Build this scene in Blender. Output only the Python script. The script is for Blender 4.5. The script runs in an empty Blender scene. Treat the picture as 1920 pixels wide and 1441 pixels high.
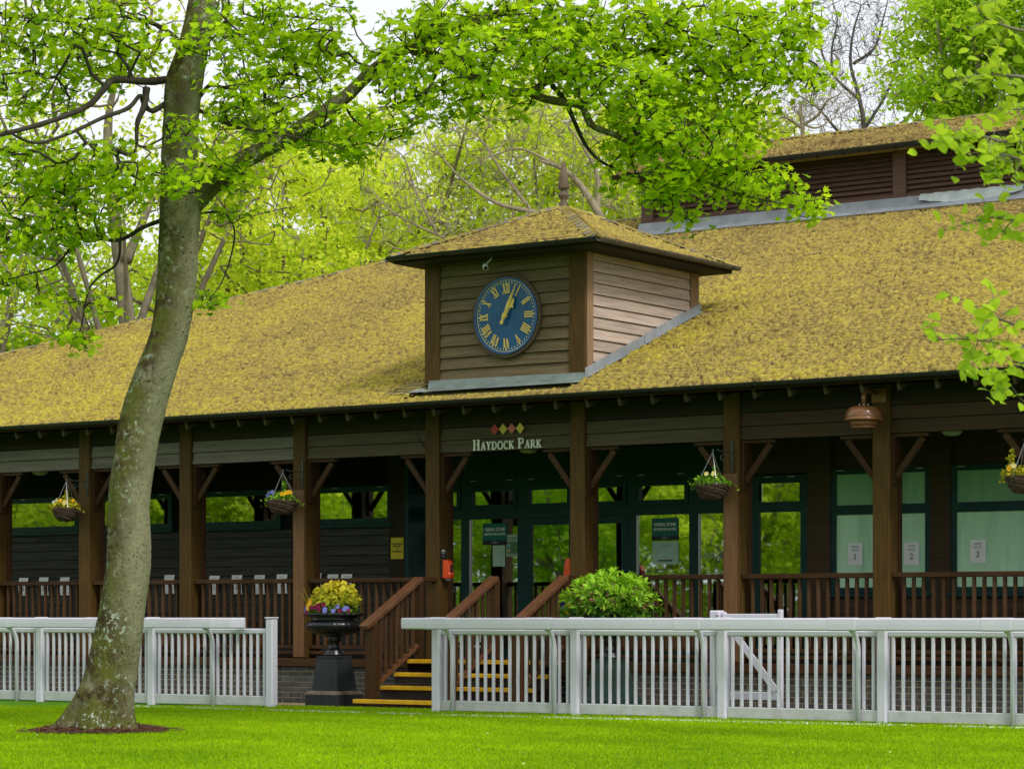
import bpy, bmesh, math, random
import numpy as np
from mathutils import Vector, Matrix

# ------------------------------------------------------------------ scene, camera, light
scene = bpy.context.scene
R = math.radians
ALPHA = R(34.96)                      # the facade runs along X; the camera looks this far left of +Y
CAM_Z = 1.2
cam_data = bpy.data.cameras.new('camera')
cam_data.sensor_width = 36.0
cam_data.lens = 91.43
cam_data.shift_y = 0.2258
cam_data.clip_start = 0.1
cam_data.clip_end = 3000
cam_data.dof.use_dof = True
cam_data.dof.focus_distance = 31.0
cam_data.dof.aperture_fstop = 9.0
cam = bpy.data.objects.new('camera', cam_data)
scene.collection.objects.link(cam)
cam.location = (0, 0, CAM_Z)
cam.rotation_euler = (R(90), 0, ALPHA)
scene.camera = cam

SUN_DIR = Vector((1.00, -0.42, 1.10)).normalized()     # towards the sun, veiled by cloud, from the right
world = bpy.data.worlds.new('World')
scene.world = world
world.use_nodes = True
wn, wl = world.node_tree.nodes, world.node_tree.links
wn.clear()
sky = wn.new('ShaderNodeTexSky')
sky.sky_type = 'NISHITA'
sky.sun_disc = False
sky.sun_elevation = math.asin(SUN_DIR.z)
sky.sun_rotation = math.atan2(SUN_DIR.x, SUN_DIR.y)
sky.air_density = 1.0
sky.dust_density = 4.0
sky.ozone_density = 1.0
hsv = wn.new('ShaderNodeHueSaturation')               # overcast: the blue is washed out to grey white
hsv.inputs['Saturation'].default_value = 0.18
veil = wn.new('ShaderNodeMix')
veil.data_type = 'RGBA'
veil.inputs['Factor'].default_value = 0.65
veil.inputs['B'].default_value = (8.6, 8.9, 9.4, 1)
bg = wn.new('ShaderNodeBackground')
bg.inputs['Strength'].default_value = 0.105
wo = wn.new('ShaderNodeOutputWorld')
wl.new(sky.outputs['Color'], hsv.inputs['Color'])
wl.new(hsv.outputs['Color'], veil.inputs['A'])
wl.new(veil.outputs['Result'], bg.inputs['Color'])
wl.new(bg.outputs['Background'], wo.inputs['Surface'])

sun_data = bpy.data.lights.new('sun', 'SUN')
sun_data.energy = 1.5
sun_data.angle = R(11)
sun_data.color = (1.0, 0.96, 0.88)
sun = bpy.data.objects.new('sun', sun_data)
scene.collection.objects.link(sun)
sun.rotation_euler = (-SUN_DIR).to_track_quat('-Z', 'Y').to_euler()

vs = scene.view_settings
vs.view_transform = 'Standard'
vs.look = 'None'
vs.exposure = 0.42
vs.gamma = 1.0
vs.use_curve_mapping = False
try:
    scene.cycles.max_bounces = 8
    scene.cycles.transparent_max_bounces = 12
    scene.cycles.transmission_bounces = 4
    scene.cycles.caustics_reflective = False
    scene.cycles.caustics_refractive = False
except Exception:
    pass

rng = np.random.default_rng(7)
random.seed(7)

# ------------------------------------------------------------------ helpers
COL = scene.collection
WM = {}                                # intended world matrix of every object


def link(name, data, parent=None, mat=None, wm=None):
    o = bpy.data.objects.new(name, data)
    COL.objects.link(o)
    wm = wm if wm is not None else Matrix.Identity(4)
    WM[o.name] = wm
    if mat is not None and data is not None and len(data.materials) == 0:
        data.materials.append(mat)
    if parent is not None:
        o.parent = parent
        o.matrix_parent_inverse = WM[parent.name].inverted()
    o.matrix_basis = wm
    return o


def empty(name, loc, label=None, cat=None, group=None):
    o = bpy.data.objects.new(name, None)
    COL.objects.link(o)
    o.empty_display_size = 0.2
    o.location = loc
    WM[o.name] = Matrix.Translation(Vector(loc))
    tag(o, label, cat, group)
    return o


def tag(o, label=None, cat=None, group=None, kind=None):
    if label: o['label'] = label
    if cat: o['category'] = cat
    if group: o['group'] = group
    if kind: o['kind'] = kind
    return o


class MB:
    """collects faces and links them as one mesh object"""
    def __init__(self):
        self.v, self.f = [], []

    def quad(self, a, b, c, d):
        n = len(self.v); self.v += [a, b, c, d]; self.f.append((n, n+1, n+2, n+3)); return self

    def poly(self, pts):
        n = len(self.v); self.v += list(pts); self.f.append(tuple(range(n, n+len(pts)))); return self

    def box(self, x0, x1, y0, y1, z0, z1):
        n = len(self.v)
        self.v += [(x0, y0, z0), (x1, y0, z0), (x1, y1, z0), (x0, y1, z0), (x0, y0, z1), (x1, y0, z1), (x1, y1, z1), (x0, y1, z1)]
        self.f += [(n, n+3, n+2, n+1), (n+4, n+5, n+6, n+7), (n, n+1, n+5, n+4), (n+1, n+2, n+6, n+5), (n+2, n+3, n+7, n+6), (n+3, n, n+4, n+7)]
        return self

    def bar(self, a, b, w, h, up=(0, 0, 1)):
        """a box along a-b, w wide (sideways) and h high"""
        a, b = Vector(a), Vector(b); d = (b-a).normalized(); up = Vector(up)
        s = d.cross(up).normalized(); u = s.cross(d).normalized()
        n = len(self.v)
        for p in (a, b):
            for i, j in ((-1, -1), (1, -1), (1, 1), (-1, 1)):
                self.v.append(tuple(p + s*(i*w/2) + u*(j*h/2)))
        self.f += [(n, n+1, n+2, n+3), (n+7, n+6, n+5, n+4)]
        for k in range(4):
            k2 = (k+1) % 4
            self.f.append((n+k, n+4+k, n+4+k2, n+k2))
        return self

    def tube(self, pts, rad, n=8, cap=True):
        pts = [Vector(p) for p in pts]
        if not hasattr(rad, '__len__'): rad = [rad]*len(pts)
        base = len(self.v); ref = None
        for i, p in enumerate(pts):
            t = (pts[min(i+1, len(pts)-1)] - pts[max(i-1, 0)])
            t = t.normalized() if t.length > 1e-9 else Vector((0, 0, 1))
            if ref is None:
                ref = t.orthogonal().normalized()
            ref = (ref - t*ref.dot(t))
            ref = ref.normalized() if ref.length > 1e-6 else t.orthogonal().normalized()
            bi = t.cross(ref)
            for k in range(n):
                a = 2*math.pi*k/n
                self.v.append(tuple(p + (ref*math.cos(a) + bi*math.sin(a))*rad[i]))
        for i in range(len(pts)-1):
            for k in range(n):
                k2 = (k+1) % n
                self.f.append((base+i*n+k, base+i*n+k2, base+(i+1)*n+k2, base+(i+1)*n+k))
        if cap:
            self.f.append(tuple(base+k for k in range(n))[::-1])
            e = base+(len(pts)-1)*n
            self.f.append(tuple(e+k for k in range(n)))
        return self

    def lathe(self, prof, c, n=24, wob=None):
        """prof: (radius, z) from bottom to top round the vertical axis at c"""
        base = len(self.v)
        for r, z in prof:
            for k in range(n):
                a = 2*math.pi*k/n
                rr = r*(1 + (wob(a, z) if wob else 0))
                self.v.append((c[0]+rr*math.cos(a), c[1]+rr*math.sin(a), c[2]+z))
        for i in range(len(prof)-1):
            for k in range(n):
                k2 = (k+1) % n
                self.f.append((base+i*n+k, base+i*n+k2, base+(i+1)*n+k2, base+(i+1)*n+k))
        self.f.append(tuple(base+k for k in range(n))[::-1])
        e = base+(len(prof)-1)*n
        self.f.append(tuple(e+k for k in range(n)))
        return self

    def mesh(self, name, smooth=False):
        m = bpy.data.meshes.new(name)
        m.from_pydata(self.v, [], self.f)
        m.update()
        if smooth:
            m.polygons.foreach_set('use_smooth', [True]*len(m.polygons))
        return m

    def build(self, name, mat, parent=None, smooth=False, bevel=0, origin=None):
        a = np.array(self.v, float)
        if origin is None:
            lo, hi = a.min(0), a.max(0)
            origin = ((lo[0]+hi[0])/2, (lo[1]+hi[1])/2, lo[2])
        self.v = [tuple(p) for p in (a - np.array(origin))]
        m = self.mesh(name, smooth)
        m.materials.append(mat)
        o = link(name, m, parent, None, Matrix.Translation(Vector(origin)))
        if bevel:
            bv = o.modifiers.new('bevel', 'BEVEL'); bv.width = bevel; bv.segments = 1; bv.limit_method = 'ANGLE'
        return o


_boxes = {}


def sbox(name, mat, parent, x0, x1, y0, y1, z0, z1, bevel=0.004):
    """a box part; equal sizes share one bevelled mesh"""
    key = (name, mat.name, round(x1-x0, 3), round(y1-y0, 3), round(z1-z0, 3), bevel)
    if key not in _boxes:
        w, d, h = x1-x0, y1-y0, z1-z0
        bm = bmesh.new()
        bmesh.ops.create_cube(bm, size=1.0)
        bmesh.ops.scale(bm, vec=(w, d, h), verts=bm.verts)
        bmesh.ops.translate(bm, vec=(0, 0, h/2), verts=bm.verts)
        if bevel:
            bmesh.ops.bevel(bm, geom=list(bm.edges), offset=min(bevel, w*.3, d*.3, h*.3), segments=1, affect='EDGES', profile=0.5)
        m = bpy.data.meshes.new(name); bm.to_mesh(m); bm.free(); m.materials.append(mat)
        _boxes[key] = m
    return link(name, _boxes[key], parent, None, Matrix.Translation(Vector(((x0+x1)/2, (y0+y1)/2, z0))))


def np_mesh(name, verts, faces, mat, parent=None, attrs=None, smooth=False, wm=None):
    """fast mesh from arrays: faces all of the same size"""
    verts = np.asarray(verts, np.float32); faces = np.asarray(faces, np.int32)
    m = bpy.data.meshes.new(name)
    nf, k = faces.shape
    m.vertices.add(len(verts)); m.vertices.foreach_set('co', verts.ravel())
    m.loops.add(nf*k); m.loops.foreach_set('vertex_index', faces.ravel())
    m.polygons.add(nf)
    m.polygons.foreach_set('loop_start', np.arange(0, nf*k, k, dtype=np.int32))
    try:
        m.polygons.foreach_set('loop_total', np.full(nf, k, np.int32))
    except Exception:
        pass
    if smooth:
        m.polygons.foreach_set('use_smooth', np.ones(nf, bool))
    for an, av in (attrs or {}).items():
        at = m.attributes.new(an, 'FLOAT', 'POINT')
        at.data.foreach_set('value', np.asarray(av, np.float32))
    m.update(calc_edges=True)
    m.validate()
    if mat is not None: m.materials.append(mat)
    return link(name, m, parent, None, wm)


def text_mesh(s, size, mat, name, depth=0.001, sx=1.0, bold=0.0, align='CENTER'):
    cu = bpy.data.curves.new('txt', 'FONT')
    cu.body = s; cu.size = size; cu.align_x = align; cu.align_y = 'CENTER'
    cu.extrude = depth; cu.offset = bold; cu.resolution_u = 3
    ob = bpy.data.objects.new('txt', cu)
    COL.objects.link(ob)
    dg = bpy.context.evaluated_depsgraph_get()
    me = bpy.data.meshes.new_from_object(ob.evaluated_get(dg))
    bpy.data.objects.remove(ob); bpy.data.curves.remove(cu)
    me.transform(Matrix.Diagonal((sx, 1, 1, 1)))
    me.materials.clear(); me.materials.append(mat); me.name = name
    return me


FACE_FRONT = Matrix.Rotation(R(90), 4, 'X')           # lays XY print on a wall that faces -Y


def put_text(name, parent, s, x, y, z, size, mat, **kw):
    me = text_mesh(s, size, mat, name, **kw)
    return link(name, me, parent, None, Matrix.Translation(Vector((x, y, z))) @ FACE_FRONT)


def vnoise(u, v, cell, seed=0):
    """value noise on arrays"""
    r = np.random.default_rng(seed)
    g = r.random((257, 257)); g[256] = g[0]; g[:, 256] = g[:, 0]
    a, b = u/cell, v/cell
    i, j = np.floor(a).astype(int), np.floor(b).astype(int)
    fa, fb = a-i, b-j
    fa = fa*fa*(3-2*fa); fb = fb*fb*(3-2*fb)
    i %= 256; j %= 256
    return (g[i, j]*(1-fa)+g[i+1, j]*fa)*(1-fb)+(g[i, j+1]*(1-fa)+g[i+1, j+1]*fa)*fb


# ------------------------------------------------------------------ materials
def nodes_of(name):
    m = bpy.data.materials.new(name); m.use_nodes = True
    nt = m.node_tree
    return m, nt, nt.nodes, nt.links, nt.nodes['Principled BSDF']


def pm(name, c1, c2=None, scale=6.0, rough=0.8, bump=0.0, bscale=None, stretch=(1, 1, 1), spec=0.3, vary=0.12, metal=0.0, detail=6.0, spots=None):
    """procedural material: two colours over noise, per-object value shift, fine bump"""
    m, nt, N, L, P = nodes_of(name)
    P.inputs['Roughness'].default_value = rough
    P.inputs['Specular IOR Level'].default_value = spec
    P.inputs['Metallic'].default_value = metal
    tc = N.new('ShaderNodeTexCoord'); mp = N.new('ShaderNodeMapping'); oi = N.new('ShaderNodeObjectInfo')
    mp.inputs['Scale'].default_value = stretch
    vm = N.new('ShaderNodeVectorMath'); vm.operation = 'ADD'
    sc = N.new('ShaderNodeMath'); sc.operation = 'MULTIPLY'; sc.inputs[1].default_value = 37.0
    L.new(oi.outputs['Random'], sc.inputs[0])
    L.new(tc.outputs['Object'], mp.inputs['Vector']); L.new(mp.outputs['Vector'], vm.inputs[0]); L.new(sc.outputs[0], vm.inputs[1])
    nz = N.new('ShaderNodeTexNoise'); nz.inputs['Scale'].default_value = scale; nz.inputs['Detail'].default_value = detail; nz.inputs['Roughness'].default_value = 0.65
    L.new(vm.outputs[0], nz.inputs['Vector'])
    rp = N.new('ShaderNodeValToRGB')
    c2 = c2 or tuple(c*0.7 for c in c1)
    rp.color_ramp.elements[0].position = 0.37; rp.color_ramp.elements[0].color = (*c2, 1)
    rp.color_ramp.elements[1].position = 0.63; rp.color_ramp.elements[1].color = (*c1, 1)
    L.new(nz.outputs['Fac'], rp.inputs['Fac'])
    col = rp.outputs['Color']
    if spots:
        sc_, thr, scol = spots
        vo = N.new('ShaderNodeTexNoise'); vo.inputs['Scale'].default_value = sc_; vo.inputs['Detail'].default_value = 3
        L.new(vm.outputs[0], vo.inputs['Vector'])
        r2 = N.new('ShaderNodeValToRGB'); r2.color_ramp.elements[0].position = thr; r2.color_ramp.elements[1].position = thr+0.06
        L.new(vo.outputs['Fac'], r2.inputs['Fac'])
        mx = N.new('ShaderNodeMix'); mx.data_type = 'RGBA'; mx.inputs['B'].default_value = (*scol, 1)
        L.new(r2.outputs['Color'], mx.inputs['Factor']); L.new(col, mx.inputs['A']); col = mx.outputs['Result']
    if vary:
        hs = N.new('ShaderNodeHueSaturation'); mr = N.new('ShaderNodeMapRange')
        mr.inputs['To Min'].default_value = 1-vary; mr.inputs['To Max'].default_value = 1+vary
        L.new(oi.outputs['Random'], mr.inputs['Value']); L.new(mr.outputs['Result'], hs.inputs['Value']); L.new(col, hs.inputs['Color']); col = hs.outputs['Color']
    L.new(col, P.inputs['Base Color'])
    if bump:
        bn = N.new('ShaderNodeTexNoise'); bn.inputs['Scale'].default_value = bscale or scale*4; bn.inputs['Detail'].default_value = 4
        L.new(vm.outputs[0], bn.inputs['Vector'])
        bp = N.new('ShaderNodeBump'); bp.inputs['Strength'].default_value = bump; bp.inputs['Distance'].default_value = 0.02
        L.new(bn.outputs['Fac'], bp.inputs['Height']); L.new(bp.outputs['Normal'], P.inputs['Normal'])
    return m


def leaf_mat(name, dark, light, trans=0.45, tcol=None, rough=0.6, spec=0.08):
    """leaf: the attribute 'v' runs from the dark to the light colour; light passes through the blade"""
    m, nt, N, L, P = nodes_of(name)
    at = N.new('ShaderNodeAttribute'); at.attribute_name = 'v'
    rp = N.new('ShaderNodeValToRGB')
    rp.color_ramp.elements[0].color = (*dark, 1); rp.color_ramp.elements[1].color = (*light, 1)
    L.new(at.outputs['Fac'], rp.inputs['Fac'])
    P.inputs['Roughness'].default_value = rough; P.inputs['Specular IOR Level'].default_value = spec
    L.new(rp.outputs['Color'], P.inputs['Base Color'])
    tr = N.new('ShaderNodeBsdfTranslucent')
    hs = N.new('ShaderNodeHueSaturation'); hs.inputs['Value'].default_value = 1.45; hs.inputs['Hue'].default_value = 0.485
    L.new(rp.outputs['Color'], hs.inputs['Color']); L.new(hs.outputs['Color'], tr.inputs['Color'])
    mx = N.new('ShaderNodeMixShader'); mx.inputs['Fac'].default_value = trans
    L.new(P.outputs['BSDF'], mx.inputs[1]); L.new(tr.outputs['BSDF'], mx.inputs[2])
    L.new(mx.outputs['Shader'], N['Material Output'].inputs['Surface'])
    return m


def flat(name, c, rough=0.5, spec=0.4, metal=0.0):
    return pm(name, c, tuple(x*0.86 for x in c), scale=3, rough=rough, spec=spec, vary=0.03, metal=metal, detail=3)


def bark_mat(name, base, dark, lichen, moss, sc=1.0):
    m, nt, N, L, P = nodes_of(name)
    P.inputs['Roughness'].default_value = 0.95; P.inputs['Specular IOR Level'].default_value = 0.15
    tc = N.new('ShaderNodeTexCoord')

    def noise(s, det=5, vec=None, rough=0.6):
        n = N.new('ShaderNodeTexNoise'); n.inputs['Scale'].default_value = s; n.inputs['Detail'].default_value = det; n.inputs['Roughness'].default_value = rough
        L.new(vec or tc.outputs['Object'], n.inputs['Vector']); return n.outputs['Fac']

    def ramp(f, a, b):
        r = N.new('ShaderNodeValToRGB'); r.color_ramp.elements[0].position = a; r.color_ramp.elements[1].position = b
        L.new(f, r.inputs['Fac']); return r.outputs['Color']

    def mix(fac, a, b):
        x = N.new('ShaderNodeMix'); x.data_type = 'RGBA'
        L.new(fac, x.inputs['Factor'])
        for s, k in ((a, 'A'), (b, 'B')):
            if isinstance(s, tuple): x.inputs[k].default_value = (*s, 1)
            else: L.new(s, x.inputs[k])
        return x.outputs['Result']

    def mul(a, b):
        x = N.new('ShaderNodeMath'); x.operation = 'MULTIPLY'; L.new(a, x.inputs[0]); L.new(b, x.inputs[1]); return x.outputs[0]
    at = N.new('ShaderNodeAttribute'); at.attribute_name = 'side'
    c = mix(ramp(noise(9*sc, 8, None, 0.75), 0.3, 0.7), tuple(x*0.62 for x in base), base)
    m1 = mul(ramp(noise(2.6*sc, 8, None, 0.72), 0.36, 0.50), at.outputs['Fac'])
    c = mix(m1, c, dark)
    m2 = mul(ramp(noise(3.7*sc, 7, None, 0.7), 0.44, 0.54), at.outputs['Fac'])
    c = mix(m2, c, moss)
    spot_f = ramp(noise(19*sc, 6, None, 0.66), 0.54, 0.60)
    area = ramp(noise(2.3*sc, 5), 0.47, 0.58)
    c = mix(mul(mul(spot_f, area), ramp(at.outputs['Fac'], -0.2, 0.45)), c, lichen)
    c = mix(mul(ramp(noise(34*sc, 4, None, 0.6), 0.57, 0.63), ramp(noise(3.1*sc, 4), 0.40, 0.60)), c, dark)
    L.new(c, P.inputs['Base Color'])
    bp = N.new('ShaderNodeBump'); bp.inputs['Strength'].default_value = 0.9; bp.inputs['Distance'].default_value = 0.03
    mpv = N.new('ShaderNodeMapping'); mpv.inputs['Scale'].default_value = (1, 1, 0.22); L.new(tc.outputs['Object'], mpv.inputs['Vector'])
    sm = N.new('ShaderNodeMath'); sm.operation = 'ADD'; L.new(noise(16*sc, 8, None, 0.7), sm.inputs[0]); L.new(noise(26*sc, 5, mpv.outputs['Vector'], 0.6), sm.inputs[1])
    L.new(sm.outputs[0], bp.inputs['Height']); L.new(bp.outputs['Normal'], P.inputs['Normal'])
    return m


M = {}
M['post'] = pm('stained_post_timber', (0.0984, 0.0532, 0.0136), (0.0604, 0.0332, 0.0089), 5, 0.55, 0.12, 30, (6, 6, 0.5), 0.14, 0.12, spots=(9, 0.73, (0.17, 0.12, 0.07)))
M['post_new'] = pm('fresh_stained_board', (0.1944, 0.0900, 0.0324), (0.1224, 0.0540, 0.0216), 4, 0.5, 0.1, 30, (5, 5, 0.5), 0.4, 0.05)
M['brown'] = pm('brown_stained_timber', (0.0676, 0.0322, 0.0129), (0.0426, 0.0200, 0.0086), 5, 0.5, 0.12, 30, (0.6, 6, 6), 0.14, 0.15)
M['baluster'] = pm('baluster_timber', (0.0932, 0.0470, 0.0211), (0.0583, 0.0292, 0.0138), 5, 0.5, 0.1, 30, (6, 6, 0.6), 0.14, 0.2)
M['rail_wet'] = pm('worn_handrail_timber', (0.1547, 0.0683, 0.0291), (0.1001, 0.0410, 0.0182), 5, 0.35, 0.2, 60, (6, 1, 1), 0.5, 0.05, spots=(70, 0.70, (0.42, 0.28, 0.10)))
M['board_grey'] = pm('weathered_grey_board', (0.1966, 0.1791, 0.1485), (0.1354, 0.1223, 0.0979), 4, 0.8, 0.2, 25, (0.35, 7, 7), 0.14, 0.10)
M['board_mid'] = pm('weathered_brown_board', (0.1020, 0.0830, 0.0530), (0.0714, 0.0564, 0.0354), 4, 0.7, 0.2, 25, (0.35, 7, 7), 0.14, 0.10)
M['board_dark'] = pm('dark_stained_board', (0.0735, 0.0465, 0.0240), (0.0510, 0.0330, 0.0180), 4, 0.5, 0.15, 25, (0.35, 7, 7), 0.14, 0.10)
M['board_top'] = pm('dark_eaves_board', (0.0383, 0.0306, 0.0180), (0.0248, 0.0203, 0.0126), 4, 0.75, 0.15, 25, (0.35, 7, 7), 0.14, 0.10)
M['board_wall'] = pm('charcoal_wall_board', (0.0685, 0.0672, 0.0585), (0.0371, 0.0371, 0.0330), 4, 0.8, 0.2, 25, (0.35, 7, 7), 0.14, 0.15)
M['turret_board'] = pm('turret_front_board', (0.1629, 0.1211, 0.0685), (0.1035, 0.0766, 0.0439), 4, 0.75, 0.2, 25, (0.35, 7, 7), 0.14, 0.13)
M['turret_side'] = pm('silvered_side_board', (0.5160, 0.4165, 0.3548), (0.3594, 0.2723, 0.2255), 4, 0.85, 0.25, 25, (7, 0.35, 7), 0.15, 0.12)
M['louvre'] = pm('louvre_timber', (0.1276, 0.0741, 0.0551), (0.0894, 0.0508, 0.0402), 5, 0.6, 0.1, 30, (0.5, 6, 6), 0.14, 0.12)
M['film'] = pm('pale_green_window_film', (0.6240, 0.9240, 0.6844), (0.4080, 0.7040, 0.4720), 1.1, 0.28, 0.0, 1, (2.5, 1, 0.3), 0.5, 0.05)
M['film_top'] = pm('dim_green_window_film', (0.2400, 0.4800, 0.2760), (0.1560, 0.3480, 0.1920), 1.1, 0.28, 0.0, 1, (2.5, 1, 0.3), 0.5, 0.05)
M['black_pipe'] = flat('black_gutter', (0.012, 0.014, 0.017), 0.35, 0.5)
M['lit_bronze_pipe'] = pm('lit_bronze_gutter', (0.10, 0.085, 0.065), (0.06, 0.052, 0.042), 6, 0.5, 0.05, 20, (1, 1, 1), 0.4, 0.05)  # right turret gutter: light from above put into a paler bronze colour
M['lead'] = pm('lead_flashing', (0.2880, 0.3096, 0.3384), (0.1944, 0.2160, 0.2376), 3, 0.55, 0.15, 12, (1, 1, 1), 0.5, 0.06)
M['lead_green'] = pm('green_lead_flashing', (0.20, 0.25, 0.23), (0.12, 0.155, 0.14), 3, 0.5, 0.12, 12, (1, 1, 3), 0.5, 0.06)
M['shingle'] = pm('weathered_shingle', (0.310, 0.260, 0.110), (0.165, 0.130, 0.055), 7, 0.95, 0.3, 40, (5, 1, 1), 0.1, 0.25, spots=(14, 0.55, (0.33, 0.27, 0.04)))
M['ridge'] = pm('ridge_tile', (0.22, 0.195, 0.155), (0.12, 0.10, 0.075), 7, 0.9, 0.2, 40, (1, 1, 1), 0.2, 0.25, spots=(9, 0.44, (0.26, 0.20, 0.035)))
M['brick'] = pm('dark_engineering_brick', (0.0936, 0.0936, 0.0850), (0.0504, 0.0518, 0.0490), 9, 0.7, 0.15, 40, (1, 1, 1), 0.3, 0.3)
M['mortar'] = pm('sandy_mortar', (0.52, 0.43, 0.27), (0.38, 0.31, 0.19), 20, 0.95, 0.2, 60, (1, 1, 1), 0.1, 0.0)
M['green_frame'] = pm('dark_green_frame', (0.0072, 0.0492, 0.0450), (0.0048, 0.0361, 0.0333), 3, 0.45, 0.0, 1, (1, 1, 1), 0.2, 0.05)
M['corner_lit_tan'] = pm('sun_toned_corner_board', (0.300, 0.195, 0.115), (0.215, 0.135, 0.078), 5, 0.7, 0.12, 30, (6, 6, 0.5), 0.15, 0.1)  # side-facing corner posts: sunlight put into a lighter tan than the front
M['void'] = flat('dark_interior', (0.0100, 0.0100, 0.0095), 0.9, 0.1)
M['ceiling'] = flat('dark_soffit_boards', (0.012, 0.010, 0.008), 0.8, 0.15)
M['blind'] = pm('pale_green_blind', (0.33, 0.56, 0.38), (0.27, 0.47, 0.32), 2.2, 0.85, 0.05, 6, (7, 1, 0.15), 0.1, 0.05)
M['white'] = pm('white_plastic_rail', (0.6674, 0.6519, 0.7461), (0.6173, 0.6035, 0.7028), 2.0, 0.38, 0.0, 1, (1, 1, 1), 0.45, 0.02, spots=(22, 0.77, (0.50, 0.51, 0.52)))
M['white_dirty'] = pm('white_plastic_foot', (0.5473, 0.5591, 0.5724), (0.4438, 0.4547, 0.4508), 6.0, 0.45, 0.0, 1, (1, 1, 1), 0.4, 0.03)
M['steel'] = flat('steel_fitting', (0.35, 0.35, 0.36), 0.35, 0.5, 0.8)
M['yellow'] = pm('yellow_nosing_paint', (0.80, 0.46, 0.015), (0.62, 0.34, 0.012), 9, 0.6, 0.1, 60, (1, 1, 1), 0.3, 0.05)
M['tread'] = pm('dark_grooved_decking', (0.0525, 0.0364, 0.0245), (0.0315, 0.0224, 0.0154), 8, 0.8, 0.2, 50, (1, 1, 1), 0.2, 0.1)
M['clock_blue'] = pm('clock_blue_enamel', (0.004, 0.088, 0.225), (0.003, 0.070, 0.185), 4, 0.35, 0.0, 1, (1, 1, 1), 0.4, 0.0, spots=(11, 0.70, (0.030, 0.105, 0.235)))
M['clock_rim'] = flat('clock_blue_rim', (0.012, 0.085, 0.26), 0.35, 0.45)
M['gold'] = flat('gilt_paint', (0.78, 0.56, 0.13), 0.45, 0.5)
M['gold_pale'] = flat('pale_gilt_paint', (0.80, 0.72, 0.36), 0.5, 0.4)
M['surround'] = pm('clock_surround_timber', (0.095, 0.068, 0.040), (0.062, 0.045, 0.028), 5, 0.7, 0.1, 30, (1, 1, 1), 0.3, 0.0)
M['copper'] = pm('brown_lamp_enamel', (0.2470, 0.1095, 0.0468), (0.2038, 0.0885, 0.0390), 3, 0.18, 0.0, 1, (1, 1, 1), 0.5, 0.0)
M['iron'] = pm('grey_green_iron', (0.075, 0.090, 0.080), (0.040, 0.048, 0.044), 12, 0.6, 0.1, 50, (1, 1, 1), 0.4, 0.05)
M['chain'] = flat('galvanised_chain', (0.4600, 0.4700, 0.5000), 0.35, 0.5, 0.5)
M['wicker'] = pm('dark_wicker', (0.120, 0.080, 0.055), (0.055, 0.036, 0.025), 14, 0.85, 0.5, 60, (1, 1, 5), 0.2, 0.1)
M['urn'] = pm('black_cast_iron', (0.012, 0.013, 0.014), (0.008, 0.009, 0.010), 5, 0.28, 0.05, 20, (1, 1, 1), 0.5, 0.0)
M['pedestal'] = pm('black_painted_stone', (0.026, 0.030, 0.034), (0.016, 0.019, 0.022), 5, 0.62, 0.12, 20, (1, 1, 1), 0.35, 0.05)
M['pedestal_edge'] = pm('worn_pedestal_edge', (0.20, 0.165, 0.11), (0.10, 0.085, 0.06), 8, 0.8, 0.1, 20, (1, 1, 1), 0.2, 0.05)
M['pedestal_green'] = pm('dark_green_pedestal', (0.022, 0.052, 0.042), (0.014, 0.034, 0.028), 5, 0.6, 0.12, 20, (1, 1, 1), 0.35, 0.05)
M['sign_green'] = flat('sign_green', (0.004, 0.135, 0.105), 0.5, 0.3)
M['sign_black'] = flat('sign_black', (0.016, 0.017, 0.020), 0.5, 0.3)
M['sign_yellow'] = flat('sign_yellow', (0.66, 0.54, 0.022), 0.5, 0.3)
M['paper'] = pm('white_paper', (0.92, 0.92, 0.94), (0.84, 0.85, 0.87), 4, 0.7, 0.15, 9, (1, 1, 1), 0.2, 0.06)
M['paper_green'] = pm('pale_green_paper', (0.42, 0.60, 0.47), (0.36, 0.53, 0.41), 4, 0.6, 0.0, 9, (1, 1, 1), 0.2, 0.04)
M['ink'] = flat('grey_ink', (0.10, 0.10, 0.11), 0.7, 0.1)
M['ink_pale'] = flat('pale_ink', (0.36, 0.37, 0.39), 0.7, 0.1)
M['letter'] = flat('cream_lettering', (0.80, 0.84, 0.76), 0.5, 0.3)
M['dia_red'] = flat('red_enamel', (0.4200, 0.0250, 0.0180), 0.4, 0.4)
M['dia_pink'] = flat('coral_enamel', (0.58, 0.14, 0.12), 0.4, 0.4)
M['dia_yellow'] = flat('yellow_enamel', (0.58, 0.48, 0.06), 0.4, 0.4)
M['orange'] = flat('orange_red_plastic', (0.6708, 0.0638, 0.0120), 0.3, 0.5)
M['lamp_white'] = flat('white_bulkhead_lamp', (0.62, 0.66, 0.60), 0.4, 0.4)
M['cctv'] = flat('grey_white_housing', (0.60, 0.66, 0.64), 0.35, 0.5)
M['soil'] = pm('bark_mulch', (0.085, 0.045, 0.028), (0.035, 0.020, 0.014), 30, 0.95, 0.6, 60, (1, 1, 1), 0.1, 0.2)
M['apron'] = pm('blossom_strewn_gravel', (0.20, 0.130, 0.055), (0.105, 0.068, 0.032), 26, 0.95, 0.4, 90, (1, 1, 1), 0.1, 0.0, spots=(60, 0.60, (0.34, 0.21, 0.06)))

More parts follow.
